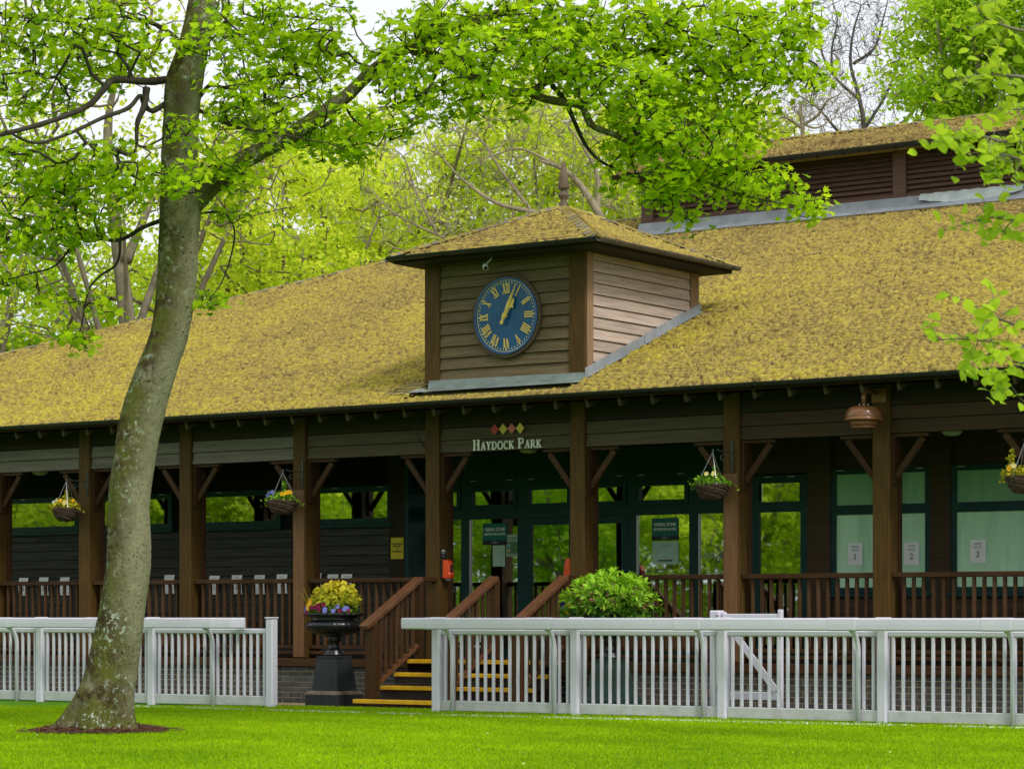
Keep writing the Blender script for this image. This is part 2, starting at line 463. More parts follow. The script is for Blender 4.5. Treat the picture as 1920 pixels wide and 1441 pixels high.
# window glass: coated, half mirror, faintly wavy
m, nt, N, L, P = nodes_of('coated_window_glass')
gl = N.new('ShaderNodeBsdfGlossy'); gl.inputs['Roughness'].default_value = 0.015; gl.inputs['Color'].default_value = (0.92, 0.97, 0.94, 1)
tp = N.new('ShaderNodeBsdfTransparent'); tp.inputs['Color'].default_value = (0.72, 0.80, 0.76, 1)
lw = N.new('ShaderNodeLayerWeight'); lw.inputs['Blend'].default_value = 0.35
mr = N.new('ShaderNodeMapRange'); mr.inputs['To Min'].default_value = 0.58; mr.inputs['To Max'].default_value = 0.92
L.new(lw.outputs['Fresnel'], mr.inputs['Value'])
mx = N.new('ShaderNodeMixShader')
L.new(mr.outputs['Result'], mx.inputs['Fac']); L.new(tp.outputs['BSDF'], mx.inputs[1]); L.new(gl.outputs['BSDF'], mx.inputs[2])
tc = N.new('ShaderNodeTexCoord'); nz = N.new('ShaderNodeTexNoise'); nz.inputs['Scale'].default_value = 2.2; nz.inputs['Detail'].default_value = 2
L.new(tc.outputs['Object'], nz.inputs['Vector'])
bp = N.new('ShaderNodeBump'); bp.inputs['Strength'].default_value = 0.018; bp.inputs['Distance'].default_value = 0.02
L.new(nz.outputs['Fac'], bp.inputs['Height']); L.new(bp.outputs['Normal'], gl.inputs['Normal'])
L.new(mx.outputs['Shader'], N['Material Output'].inputs['Surface'])
M['glass'] = m

# moss on the roof: attribute 'v' mixes straw brown and yellow green
m, nt, N, L, P = nodes_of('roof_moss')
P.inputs['Roughness'].default_value = 1.0; P.inputs['Specular IOR Level'].default_value = 0.05
at = N.new('ShaderNodeAttribute'); at.attribute_name = 'v'
rp = N.new('ShaderNodeValToRGB')
cr = rp.color_ramp
cr.elements[0].position = 0.0; cr.elements[0].color = (0.040, 0.030, 0.010, 1)
cr.elements[1].position = 1.0; cr.elements[1].color = (0.420, 0.350, 0.045, 1)
e = cr.elements.new(0.3); e.color = (0.170, 0.118, 0.045, 1)
e = cr.elements.new(0.6); e.color = (0.310, 0.232, 0.070, 1)
L.new(at.outputs['Fac'], rp.inputs['Fac'])
tc = N.new('ShaderNodeTexCoord'); nz = N.new('ShaderNodeTexNoise'); nz.inputs['Scale'].default_value = 18; nz.inputs['Detail'].default_value = 6; nz.inputs['Roughness'].default_value = 0.7
L.new(tc.outputs['Object'], nz.inputs['Vector'])
hs = N.new('ShaderNodeHueSaturation'); mr = N.new('ShaderNodeMapRange'); mr.inputs['To Min'].default_value = 0.45; mr.inputs['To Max'].default_value = 1.5
mr.inputs['From Min'].default_value = 0.25; mr.inputs['From Max'].default_value = 0.75
L.new(nz.outputs['Fac'], mr.inputs['Value']); L.new(mr.outputs['Result'], hs.inputs['Value']); L.new(rp.outputs['Color'], hs.inputs['Color'])
L.new(hs.outputs['Color'], P.inputs['Base Color'])
M['moss'] = m

M['maple'] = leaf_mat('maple_leaf', (0.105, 0.255, 0.004), (0.560, 0.790, 0.014), 0.55)
M['beech'] = leaf_mat('beech_leaf', (0.280, 0.450, 0.018), (0.480, 0.640, 0.030), 0.48)
M['spring'] = leaf_mat('spring_yellow_leaf', (0.300, 0.460, 0.012), (0.700, 0.800, 0.075), 0.62)
M['spring_green'] = leaf_mat('spring_green_leaf', (0.220, 0.440, 0.016), (0.540, 0.740, 0.040), 0.58)
M['shrub'] = leaf_mat('shrub_leaf', (0.030, 0.110, 0.012), (0.330, 0.600, 0.025), 0.3, rough=0.45, spec=0.2)
M['gold_leaf'] = leaf_mat('golden_leaf', (0.240, 0.280, 0.015), (0.640, 0.560, 0.040), 0.3)
M['grass'] = leaf_mat('lawn_grass', (0.160, 0.300, 0.002), (0.370, 0.570, 0.003), 0.3)
M['grass_white'] = leaf_mat('lime_marked_grass', (0.42, 0.55, 0.30), (0.85, 0.88, 0.80), 0.1)
for nm, c in (('pansy_yellow', (0.78, 0.42, 0.012)), ('pansy_blue', (0.17, 0.18, 0.52)), ('pansy_wine', (0.16, 0.010, 0.040)), ('pansy_white', (0.74, 0.75, 0.82)), ('pansy_cream', (0.72, 0.62, 0.24)), ('pansy_navy', (0.030, 0.022, 0.170))):
    M[nm] = flat(nm, c, 0.7, 0.1)
M['bark_maple'] = bark_mat('maple_bark', (0.290, 0.280, 0.165), (0.050, 0.034, 0.013), (0.38, 0.45, 0.34), (0.105, 0.110, 0.022))
M['bark_bg'] = pm('grey_bark', (0.27, 0.235, 0.175), (0.14, 0.12, 0.09), 5, 0.95, 0.3, 20, (1, 1, 0.4), 0.1, 0.15)
M['twig_pale'] = pm('pale_twig', (0.3825, 0.3294, 0.2231), (0.2338, 0.2019, 0.1381), 5, 0.9, 0.0, 1, (1, 1, 1), 0.1, 0.1)
M['twig_grey'] = pm('grey_twig', (0.13, 0.12, 0.11), (0.08, 0.074, 0.07), 5, 0.9, 0.0, 1, (1, 1, 1), 0.1, 0.1)
M['twig_dark'] = pm('dark_twig', (0.065, 0.058, 0.042), (0.036, 0.032, 0.024), 6, 0.9, 0.2, 30, (1, 1, 1), 0.1, 0.0)

# ------------------------------------------------------------------ ground
APRON_Z, DECK_Z = -0.07, 0.61
YP = 28.635                            # front of the veranda posts
mb = MB(); mb.quad((-900, -900, -0.30), (900, -900, -0.30), (900, 900, -0.30), (-900, 900, -0.30))
tag(mb.build('ground', pm('meadow_ground', (0.085, 0.170, 0.020), (0.060, 0.120, 0.016), 0.6, 0.95, 0.3, 8, (1, 1, 1), 0.1, 0.0)), kind='structure')
mb = MB(); mb.quad((-120, -70, 0.0), (60, -70, 0.0), (60, 26.75, 0.0), (-120, 26.75, 0.0)).quad((-120, 26.75, 0.0), (60, 26.75, 0.0), (60, 26.75, -0.2), (-120, 26.75, -0.2))
tag(mb.build('lawn', pm('lawn_turf', (0.105, 0.270, 0.010), (0.065, 0.185, 0.007), 1.1, 0.95, 0.6, 70, (1, 1, 1), 0.1, 0.0)), kind='structure')
mb = MB(); mb.quad((-80, 26.6, APRON_Z), (30, 26.6, APRON_Z), (30, 60, APRON_Z), (-80, 60, APRON_Z))
tag(mb.build('gravel_path', M['apron']), kind='structure')

# ------------------------------------------------------------------ pavilion
pav = empty('pavilion', (-20.2, 32.0, APRON_Z), 'long brown timber clubhouse with mossy roof, railed veranda and square clock turret', 'building')
POST = [-32.0, -29.95, -27.953, -25.903, -23.726, -21.364, -18.975, -16.633, -14.52, -12.42, -10.3]
PW = 0.232
XL, XR = -38.0, -8.0                   # ends of the building
EY, EZ, TP = 28.035, 4.07, 0.388       # eave line and roof pitch (tangent)
RIDGE_Y = 38.35
WALL_Y, GLASS_Y = 30.8, 31.2

# brick base: sill bar, mortar core, bricks
base = MB().box(XL, XR, 28.6635, 28.90, APRON_Z-0.1, 0.485).build('base_wall', M['mortar'], pav)
BL, BH, BC = 0.215, 0.065, 0.075
nrows = 7
bricks = []
for rr in range(nrows):
    z = 0.485 - (rr+1)*BC + 0.006
    off = (rr % 2)*0.1125
    x = -38.0 + off
    while x < XR:
        bricks.append((x, z)); x += 0.225
stair_x = (-21.45, -18.88)
vis = [b for b in bricks if -31 < b[0] < -11.5 and not (stair_x[0]+0.1 < b[0]+0.1 < stair_x[1])]
vis.sort(key=lambda b: (-(b[1] > -0.03), -(b[0] > -23.5), -b[0]))
seen = set(vis[:300])
bm_ = MB().box(-BL/2, BL/2, 0, 0.09, 0, BH)
brick_mesh = bm_.mesh('brick'); brick_mesh.materials.append(M['brick'])
for (x, z) in vis[:300]:
    link('brick', brick_mesh, base, None, Matrix.Translation(Vector((x+BL/2, 28.659+rng.uniform(-.0015, .0015), z))))
mb = MB()
for (x, z) in bricks:
    if (x, z) not in seen and x+BL < XR:
        mb.box(x, x+BL, 28.660, 28.74, z, z+BH)
tag(mb.build('brickwork', M['brick'], base), kind='stuff')
sbox('sill_beam', M['brown'], pav, XL, stair_x[0], 28.60, 28.90, 0.487, 0.598)
sbox('sill_beam', M['brown'], pav, stair_x[1], XR, 28.60, 28.90, 0.487, 0.598)

# deck
deck = MB().box(XL, XR, 28.91, 36.0, 0.40, DECK_Z).build('deck', M['tread'], pav)
sbox('deck_edge', M['brown'], pav, stair_x[0], stair_x[1], 28.16, 28.905, 0.44, DECK_Z-0.004)

# posts with knee braces
for i, px in enumerate(POST):
    p = sbox('post', M['post'], pav, px-PW/2, px+PW/2, YP, YP+0.24, 0.60, 4.10, 0.012)
    by = YP+0.12
    for s in (-1, 1):
        a = px + s*PW/2
        bm2 = MB()
        bm2.bar((a+s*0.03, by, 2.90), (a+s*0.40, by, 3.37), 0.08, 0.042, (0, 1, 0))
        bm2.build('knee_brace', M['brown'], p, bevel=0.003)
        sbox('brace_pad', M['brown'], p, min(a+s*0.03, a+s*0.48), max(a+s*0.03, a+s*0.48), by-0.05, by+0.05, 3.382, 3.424, 0.004)
        sbox('brace_pad', M['brown'], p, min(a+s*0.002, a+s*0.035), max(a+s*0.002, a+s*0.035), by-0.055, by+0.055, 2.80, 3.42, 0.004)
    # inner lining stile seen past the right edge of each post
    sbox('post_lining', M['brown'], p, px-PW/2+0.03, px+PW/2+0.012, YP+0.243, YP+0.33, 0.612, 3.42, 0.004)
# fresh boards let into the fronts of two posts (new timber under the basket brackets)
for i, zt in ((4, 2.995), (7, 3.00)):
    sbox('repair_board', M['post_new'], pav, POST[i]-0.098, POST[i]+0.098, YP-0.016, YP-0.001, 0.615, zt, 0.004)

# eaves boards between the posts, three to a bay
for i in range(len(POST)-1):
    x0, x1 = POST[i]+PW/2+0.003, POST[i+1]-PW/2-0.003
    matb = M['board_grey'] if i < 4 else (M['board_mid'] if i < 7 else M['board_dark'])
    core = MB().box(x0, x1, YP+0.075, YP+0.20, 3.432, 4.16).build('lintel', M['ceiling'], pav)
    for k, (z0, z1) in enumerate(((3.430, 3.593), (3.602, 3.761), (3.770, 4.06))):
        bd = MB()
        y0 = YP+0.035
        # tapered weatherboard, thick at the foot
        bd.v = [(x0, y0, z0), (x1, y0, z0), (x1, y0+0.04, z0), (x0, y0+0.04, z0), (x0, y0+0.026, z1), (x1, y0+0.026, z1), (x1, y0+0.04, z1), (x0, y0+0.04, z1)]
        bd.f = [(0, 3, 2, 1), (4, 5, 6, 7), (0, 1, 5, 4), (1, 2, 6, 5), (2, 3, 7, 6), (3, 0, 4, 7)]
        bd.build('weatherboard', M['board_top'] if k == 2 else matb, core)

# soffit, rafters and gutter
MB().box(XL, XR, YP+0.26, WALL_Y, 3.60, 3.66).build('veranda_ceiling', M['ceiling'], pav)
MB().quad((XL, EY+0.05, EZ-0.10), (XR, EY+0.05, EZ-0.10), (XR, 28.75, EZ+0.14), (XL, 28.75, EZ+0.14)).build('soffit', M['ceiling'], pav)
x = -36.79
while x < XR:
    mb = MB(); mb.bar((x, EY+0.08, EZ-0.125), (x, 28.70, EZ-0.125+0.62*TP), 0.045, 0.11)
    mb.build('rafter', M['board_mid'], pav); x += 0.495
prof = [(0.062*math.cos(a), 0.062*math.sin(a)) for a in np.linspace(math.pi, 2*math.pi, 9)]


def gutter(name, a, b, mat, parent, brackets=0.9, r=0.062):
    """half-round gutter from a to b with clips"""
    a, b = Vector(a), Vector(b); d = (b-a).normalized(); s = Vector((d.y, -d.x, 0))
    mb = MB(); outer = [(math.cos(t)*r, math.sin(t)*r) for t in np.linspace(math.pi, 2*math.pi, 9)]
    inner = [(c*0.88, w*0.88) for c, w in outer][::-1]
    ring = outer + inner
    n = len(ring)
    for p in (a, b):
        for c, w in ring: mb.v.append(tuple(p + s*c + Vector((0, 0, w))))
    for k in range(n):
        k2 = (k+1) % n; mb.f.append((k, n+k, n+k2, k2))
    mb.f.append(tuple(range(n))[::-1]); mb.f.append(tuple(range(n, 2*n)))
    g = mb.build(name, mat, parent)
    ln = (b-a).length; t = brackets*0.5
    while t < ln:
        p = a + d*t
        mb = MB(); mb.tube([p - d*0.02, p + d*0.02], 1e-3, 4)
        mb = MB()
        pts = [tuple(p + s*math.cos(q)*(r+0.006) + Vector((0, 0, math.sin(q)*(r+0.006)))) for q in np.linspace(math.pi, 2*math.pi, 7)]
        for k in range(len(pts)-1):
            mb.bar(pts[k], pts[k+1], 0.03, 0.007, tuple(d.cross(Vector(pts[k+1])-Vector(pts[k])).normalized()))
        mb.build('gutter_clip', mat, g)
        t += brackets
    return g


# a slack cable on the eaves boards
MB().tube([(-24.05, YP+0.02, 3.98), (-23.98, YP+0.015, 3.86), (-23.86, YP+0.012, 3.82), (-23.72, YP-0.01, 3.90), (-23.60, YP+0.012, 3.99), (-23.52, YP+0.02, 3.96)], 0.006, 5).build('cable', M['black_pipe'], pav, smooth=True)
MB().tube([(-21.52, YP+0.02, 3.90), (-21.62, YP+0.015, 3.84), (-21.66, YP+0.012, 3.77), (-21.58, YP+0.015, 3.62), (-21.50, YP+0.02, 3.50)], 0.006, 5).build('cable', M['black_pipe'], pav, smooth=True)
gutter('gutter', (XL, EY-0.055, EZ+0.006), (XR, EY-0.055, EZ+0.006), M['black_pipe'], pav)

# railings between the posts
for i in range(len(POST)-1):
    if i == 5: continue                # the stair bay is open
    x0, x1 = POST[i]+PW/2+0.005, POST[i+1]-PW/2-0.005
    if i == 4: x1 = POST[5]-PW/2-0.01
    rail = sbox('railing', M['brown'], pav, x0, x1, YP+0.055, YP+0.185, 1.668, 1.732, 0.008)
    sbox('bottom_rail', M['brown'], rail, x0, x1, YP+0.09, YP+0.15, 0.735, 0.785)
    sbox('bottom_rail', M['brown'], rail, x0, x1, YP+0.08, YP+0.16, 0.655, 0.700)
    n = max(2, int(round((x1-x0)/0.135)))
    for k in range(1, n):
        xx = x0 + (x1-x0)*k/n
        sbox('baluster', M['baluster'], rail, xx-0.021, xx+0.021, YP+0.10, YP+0.142, 0.787, 1.666, 0.004)

# stair with yellow nosings
stair = MB().box(stair_x[0]+0.06, stair_x[1]-0.06, 27.62, 28.15, APRON_Z-0.05, 0.24).build('stair', M['tread'], pav)
NOSE = ((27.02, 0.096), (27.53, 0.265), (27.83, 0.436), (28.13, DECK_Z))
for k, (y, z) in enumerate(NOSE):
    yn = NOSE[k+1][0] if k < 3 else 28.9
    if k < 3:
        mb = MB()
        yy = y+0.035                   # grooved boards
        while yy < yn+0.05:
            mb.box(stair_x[0]-(0.02 if k == 0 else -0.03), stair_x[1], yy, yy+0.055, z-0.03, z-0.004); yy += 0.062
        tag(mb.build('tread', M['tread'], stair), kind='stuff')
    mb = MB()
    zz = (NOSE[k-1][1] if k else APRON_Z)
    while zz < z-0.05:
        mb.box(stair_x[0]+0.03, stair_x[1]-0.03, y+0.03, y+0.06, zz, zz+0.030); zz += 0.036
    tag(mb.build('riser', M['tread'], stair), kind='stuff')
    sbox('nosing', M['yellow'], stair, stair_x[0]-(0.02 if k == 0 else -0.04), stair_x[1]-0.03, y, y+0.075, z-0.052, z+0.004, 0.006)
for xs in (-21.33, -20.07, -18.95):
    y0, z0, y1, z1 = 27.08, 1.065, 28.30, 1.735
    mb = MB(); mb.bar((xs, y0, z0-0.02), (xs, y1, z1-0.03), 0.15, 0.065)
    hr = mb.build('handrail', M['rail_wet'], pav, bevel=0.008)
    if abs(xs+20.07) > 0.5:
        sbox('rail_return', M['brown'], hr, xs-0.06, xs+0.06, y1-0.02, YP-0.004, 1.668, 1.730, 0.006)
    sbox('newel', M['brown'], hr, xs-0.075, xs+0.075, 27.20, 27.34, 0.10, 1.085, 0.006)
    sbox('newel', M['brown'], hr, xs-0.05, xs+0.05, 28.26, 28.36, 0.615, 1.672, 0.006)
    mb = MB(); mb.bar((xs, 27.345, 0.28), (xs, 28.255, 0.80), 0.06, 0.05)
    mb.build('bottom_rail', M['rail_wet'], hr)
    for k in range(7):
        y = 27.44 + k*0.118
        zt = z0 + (y-y0)*(z1-z0)/(y1-y0) - 0.05
        zb = 0.28 + (y-27.345)*(0.52/0.91) + 0.03
        sbox('baluster', M['baluster'], hr, xs-0.02, xs+0.02, y-0.02, y+0.02, zb, zt, 0.003)

# ---------------------------------------------------------------- back wall of the veranda
LWIN = [(-33.9, -32.45), (-31.802, -30.274), (-29.663, -28.218), (-27.484, -25.972), (-25.157, -23.811)]
wl = MB().box(XL, -23.48, WALL_Y+0.05, WALL_Y+0.15, DECK_Z, 2.60).box(XL, -23.48, WALL_Y+0.05, WALL_Y+0.15, 3.12, 3.60)
edges = [XL] + [v for w in LWIN for v in w] + [-23.48]
for k in range(0, len(edges), 2):
    wl.box(edges[k], edges[k+1], WALL_Y+0.05, WALL_Y+0.15, 2.60, 3.12)
wl = wl.build('back_wall', M['ceiling'], pav)
trim_x = [-32.1, -29.97, -27.82, -25.55]
spans = [(-34.2, -32.2), (-32.0, -30.07), (-29.87, -27.92), (-27.72, -25.65), (-25.45, -23.77)]
for (a, b) in spans:
    z = 0.64
    while z < 2.45:
        bd = MB(); z1 = min(z+0.140, 2.53); y0 = WALL_Y+0.004
        bd.v = [(a, y0, z), (b, y0, z), (b, y0+0.045, z), (a, y0+0.045, z), (a, y0+0.024, z1), (b, y0+0.024, z1), (b, y0+0.045, z1), (a, y0+0.045, z1)]
        bd.f = [(0, 3, 2, 1), (4, 5, 6, 7), (0, 1, 5, 4), (1, 2, 6, 5), (2, 3, 7, 6), (3, 0, 4, 7)]
        bd.build('wall_board', M['board_wall'], wl); z += 0.148
for tx in trim_x + [-34.3]:
    sbox('wall_stile', M['board_top'], wl, tx-0.095, tx+0.095, WALL_Y-0.03, WALL_Y+0.048, 0.62, 3.598)
sbox('wall_stile', M['board_top'], wl, -23.765, -23.47, WALL_Y-0.02, WALL_Y+0.048, 0.62, 3.598)
MB().box(-23.47, -23.40, WALL_Y-0.018, GLASS_Y+0.03, 0.62, 3.598).build('return_wall', M['green_frame'], pav)


def pane(parent, x0, x1, z0, z1, y, name='pane'):
    mb = MB().box(x0, x1, y, y+0.012, z0, z1)
    return mb.build(name, M['glass'], parent)


def frame_bars(x0, x1, z0, z1, y0, y1, t):
    mb = MB()
    mb.box(x0, x1, y0, y1, z1-t, z1).box(x0, x1, y0, y1, z0, z0+t)
    mb.box(x0, x0+t, y0+.001, y1-.001, z0+t, z1-t).box(x1-t, x1, y0+.001, y1-.001, z0+t, z1-t)
    return mb


def vents(parent, xs, y, z):
    for vx in xs:
        MB().box(vx-0.055, vx+0.055, y-0.006, y, z, z+0.008).build('trickle_vent', M['lamp_white'], parent)


for (a, b) in LWIN:
    w = frame_bars(a-0.09, b+0.09, 2.585, 3.15, WALL_Y-0.012, WALL_Y+0.06, 0.085).build('window', M['green_frame'], pav)
    pane(w, a-0.01, b+0.01, 2.66, 3.07, WALL_Y+0.02)
    sbox('window_sill', M['green_frame'], w, a-0.12, b+0.12, WALL_Y-0.05, WALL_Y+0.05, 2.53, 2.583)
    vents(w, (a+0.35, b-0.12), WALL_Y-0.012, 3.125)

# entrance screen: (x0, x1) of each light, transom lights above, doors in the middle
sc = MB()
sc.box(-23.66, -17.74, GLASS_Y-0.02, GLASS_Y+0.06, 3.10, 3.60)
sc.box(-23.66, -17.74, GLASS_Y-0.035, GLASS_Y+0.06, 2.625, 2.765)
MUL = [-23.66, -22.72, -21.70, -19.80, -18.78, -17.88]
for k, mx_ in enumerate(MUL):
    sc.box(mx_, mx_+0.13, GLASS_Y-0.025, GLASS_Y+0.062, DECK_Z, 2.625)
    sc.box(mx_, mx_+0.13, GLASS_Y-0.026, GLASS_Y+0.061, 2.765, 3.10)
sc.box(-23.53, -22.72, GLASS_Y-0.015, GLASS_Y+0.05, DECK_Z, DECK_Z+0.12).box(-22.59, -21.70, GLASS_Y-0.015, GLASS_Y+0.05, DECK_Z, DECK_Z+0.12)
sc.box(-19.67, -18.78, GLASS_Y-0.015, GLASS_Y+0.05, DECK_Z, DECK_Z+0.12).box(-18.65, -17.88, GLASS_Y-0.015, GLASS_Y+0.05, DECK_Z, DECK_Z+0.12)
screen = sc.build('glazed_screen', M['green_frame'], pav)
for (a, b) in ((-23.53, -22.72), (-22.59, -21.70), (-19.67, -18.78), (-18.65, -17.88)):
    pane(screen, a, b, DECK_Z+0.12, 2.625, GLASS_Y+0.02)
    sbox('glazing_bead', M['steel'], screen, a+0.002, a+0.022, GLASS_Y-0.01, GLASS_Y+0.018, DECK_Z+0.125, 2.62, 0.002)
for (a, b) in ((-23.53, -22.72), (-22.59, -21.70), (-21.57, -20.75), (-20.62, -19.80), (-19.67, -18.78), (-18.65, -17.88)):
    tw = frame_bars(a+0.005, b-0.005, 2.768, 3.098, GLASS_Y-0.045, GLASS_Y+0.03, 0.065).build('transom_window', M['green_frame'], screen)
    pane(screen, a+0.06, b-0.06, 2.82, 3.05, GLASS_Y+0.012)
    vents(screen, (a+0.10, b-0.14), GLASS_Y-0.022, 3.185)
sbox('transom_mullion', M['green_frame'], screen, -20.748, -20.622, GLASS_Y-0.024, GLASS_Y+0.06, 2.767, 3.098)
for (a, b, hx) in ((-21.57, -20.69, -20.80), (-20.68, -19.80, -20.57)):
    d = frame_bars(a+0.003, b-0.003, DECK_Z+0.015, 2.62, GLASS_Y-0.03, GLASS_Y+0.04, 0.10).box(a+0.1, b-0.1, GLASS_Y-0.028, GLASS_Y+0.038, DECK_Z+0.115, DECK_Z+0.25).build('door', M['green_frame'], pav)
    pane(d, a+0.10, b-0.10, DECK_Z+0.25, 2.525, GLASS_Y+0.008)
    MB().tube([(hx, GLASS_Y-0.03, 1.45), (hx, GLASS_Y-0.075, 1.45), (hx, GLASS_Y-0.075, 1.85), (hx, GLASS_Y-0.03, 1.85)], 0.011, 6).build('handle', M['steel'], d)
# a band of etched diamonds across the doors and lights
for (a, b) in ((-18.62, -17.92),):
    mb = MB(); xx = a+0.05
    while xx < b-0.03:
        c = [(xx, 2.035), (xx+0.035, 2.075), (xx+0.07, 2.035), (xx+0.035, 1.995)]
        for k in range(4):
            p, q = c[k], c[(k+1) % 4]
            mb.bar((p[0], GLASS_Y-0.004 if a < -22 else GLASS_Y+0.004, p[1]), (q[0], GLASS_Y+0.004, q[1]), 0.004, 0.006, (0, 1, 0))
        xx += 0.075
    tag(mb.build('etched_band', M['cctv'], screen), kind='stuff')

# side door and the two windows with blinds, right of the entrance
wr = MB()
wr.box(-17.74, XR, WALL_Y+0.05, WALL_Y+0.15, 3.12, 3.60)
wr.box(-17.75, -17.56, WALL_Y+0.05, GLASS_Y+0.06, DECK_Z, 3.12)
wr.box(-16.69, -16.36, WALL_Y+0.05, WALL_Y+0.15, DECK_Z, 3.12).box(-14.90, -14.61, WALL_Y+0.05, WALL_Y+0.15, DECK_Z, 3.12)
wr.box(-16.36, -14.90, WALL_Y+0.05, WALL_Y+0.15, DECK_Z, 1.50).box(-14.61, XR, WALL_Y+0.05, WALL_Y+0.15, DECK_Z, 1.50).box(-12.6, XR, WALL_Y+0.05, WALL_Y+0.15, 1.5, 3.12)
wr = wr.build('right_wall', M['board_dark'], pav)
for (a, b) in ((-16.36, -14.90), (-14.61, XR)):
    z = 0.64
    while z < 1.4:
        bd = MB(); z1 = min(z+0.156, 1.50); y0 = WALL_Y+0.004
        bd.v = [(a, y0, z), (b, y0, z), (b, y0+0.045, z), (a, y0+0.045, z), (a, y0+0.024, z1), (b, y0+0.024, z1), (b, y0+0.045, z1), (a, y0+0.045, z1)]
        bd.f = [(0, 3, 2, 1), (4, 5, 6, 7), (0, 1, 5, 4), (1, 2, 6, 5), (2, 3, 7, 6), (3, 0, 4, 7)]
        bd.build('wall_board', M['board_dark'], wr); z += 0.148
for (a, b) in ((-16.70, -16.35), (-14.905, -14.605)):
    sbox('wall_stile', M['board_dark'], wr, a, b, WALL_Y-0.03, WALL_Y+0.048, 0.62, 3.598)
sd = frame_bars(-17.56, -16.70, DECK_Z, 3.10, WALL_Y-0.01, WALL_Y+0.06, 0.11).box(-17.45, -16.81, WALL_Y-0.009, WALL_Y+0.059, 2.60, 2.74).build('side_door', M['green_frame'], pav)
pane(sd, -17.45, -16.81, 0.72, 2.60, WALL_Y+0.02)
pane(sd, -17.42, -16.84, 2.74, 2.99, WALL_Y+0.02)
vents(sd, (-17.3, -16.95), WALL_Y-0.01, 3.07)
for (a, b) in ((-16.355, -14.90), (-14.61, -12.60)):
    w = frame_bars(a, b, 1.50, 3.15, WALL_Y-0.012, WALL_Y+0.06, 0.075).box(a+0.075, b-0.075, WALL_Y-0.011, WALL_Y+0.059, 2.54, 2.665).build('window', M['green_frame'], pav)
    mid = (a+b)/2
    for (z0, z1) in ((1.575, 2.54), (2.665, 3.075)):
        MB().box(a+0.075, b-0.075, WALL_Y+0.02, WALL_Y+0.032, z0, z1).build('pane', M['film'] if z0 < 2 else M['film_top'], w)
    sbox('window_sill', M['green_frame'], w, a-0.03, b+0.03, WALL_Y-0.05, WALL_Y+0.05, 1.445, 1.498)
    vents(w, (a+0.15, b-0.15), WALL_Y-0.012, 3.12)
# dark rooms behind the glass
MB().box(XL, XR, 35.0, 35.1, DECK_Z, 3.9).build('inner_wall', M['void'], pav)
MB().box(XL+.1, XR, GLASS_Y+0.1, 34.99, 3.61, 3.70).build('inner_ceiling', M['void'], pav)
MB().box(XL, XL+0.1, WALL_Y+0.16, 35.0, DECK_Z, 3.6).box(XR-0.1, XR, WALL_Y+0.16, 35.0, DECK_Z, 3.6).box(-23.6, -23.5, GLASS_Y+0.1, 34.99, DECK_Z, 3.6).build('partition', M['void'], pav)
MB().lathe([(0.09, 0), (0.09, 2.95)], (-18.10, 31.9, DECK_Z), 16).build('inner_column', M['lamp_white'], pav, smooth=True)

# ---------------------------------------------------------------- main roof
HIP = lambda y: -38.64 + (y-EY)*1.13   # left hip, x at a given y
PITCH = math.atan(TP)


def roof_z(y): return EZ + (y-EY)*TP


rz = roof_z(RIDGE_Y)
rd = MB()
dz = -0.03
rd.poly([(HIP(EY), EY, EZ+dz), (XR, EY, EZ+dz), (XR, RIDGE_Y, rz+dz), (HIP(RIDGE_Y), RIDGE_Y, rz+dz)])
yb = 2*RIDGE_Y-EY
rd.poly([(HIP(RIDGE_Y), RIDGE_Y, rz+dz), (XR, RIDGE_Y, rz+dz), (XR, yb, EZ+dz), (HIP(EY), yb, EZ+dz)])
rd.poly([(HIP(EY), yb, EZ+dz), (HIP(EY), EY, EZ+dz), (HIP(RIDGE_Y), RIDGE_Y, rz+dz)])
roof = rd.build('roof', M['shingle'], pav)
TX0, TX1, TY0, TY1 = -21.50, -18.855, 28.65, 31.57    # the turret's footprint


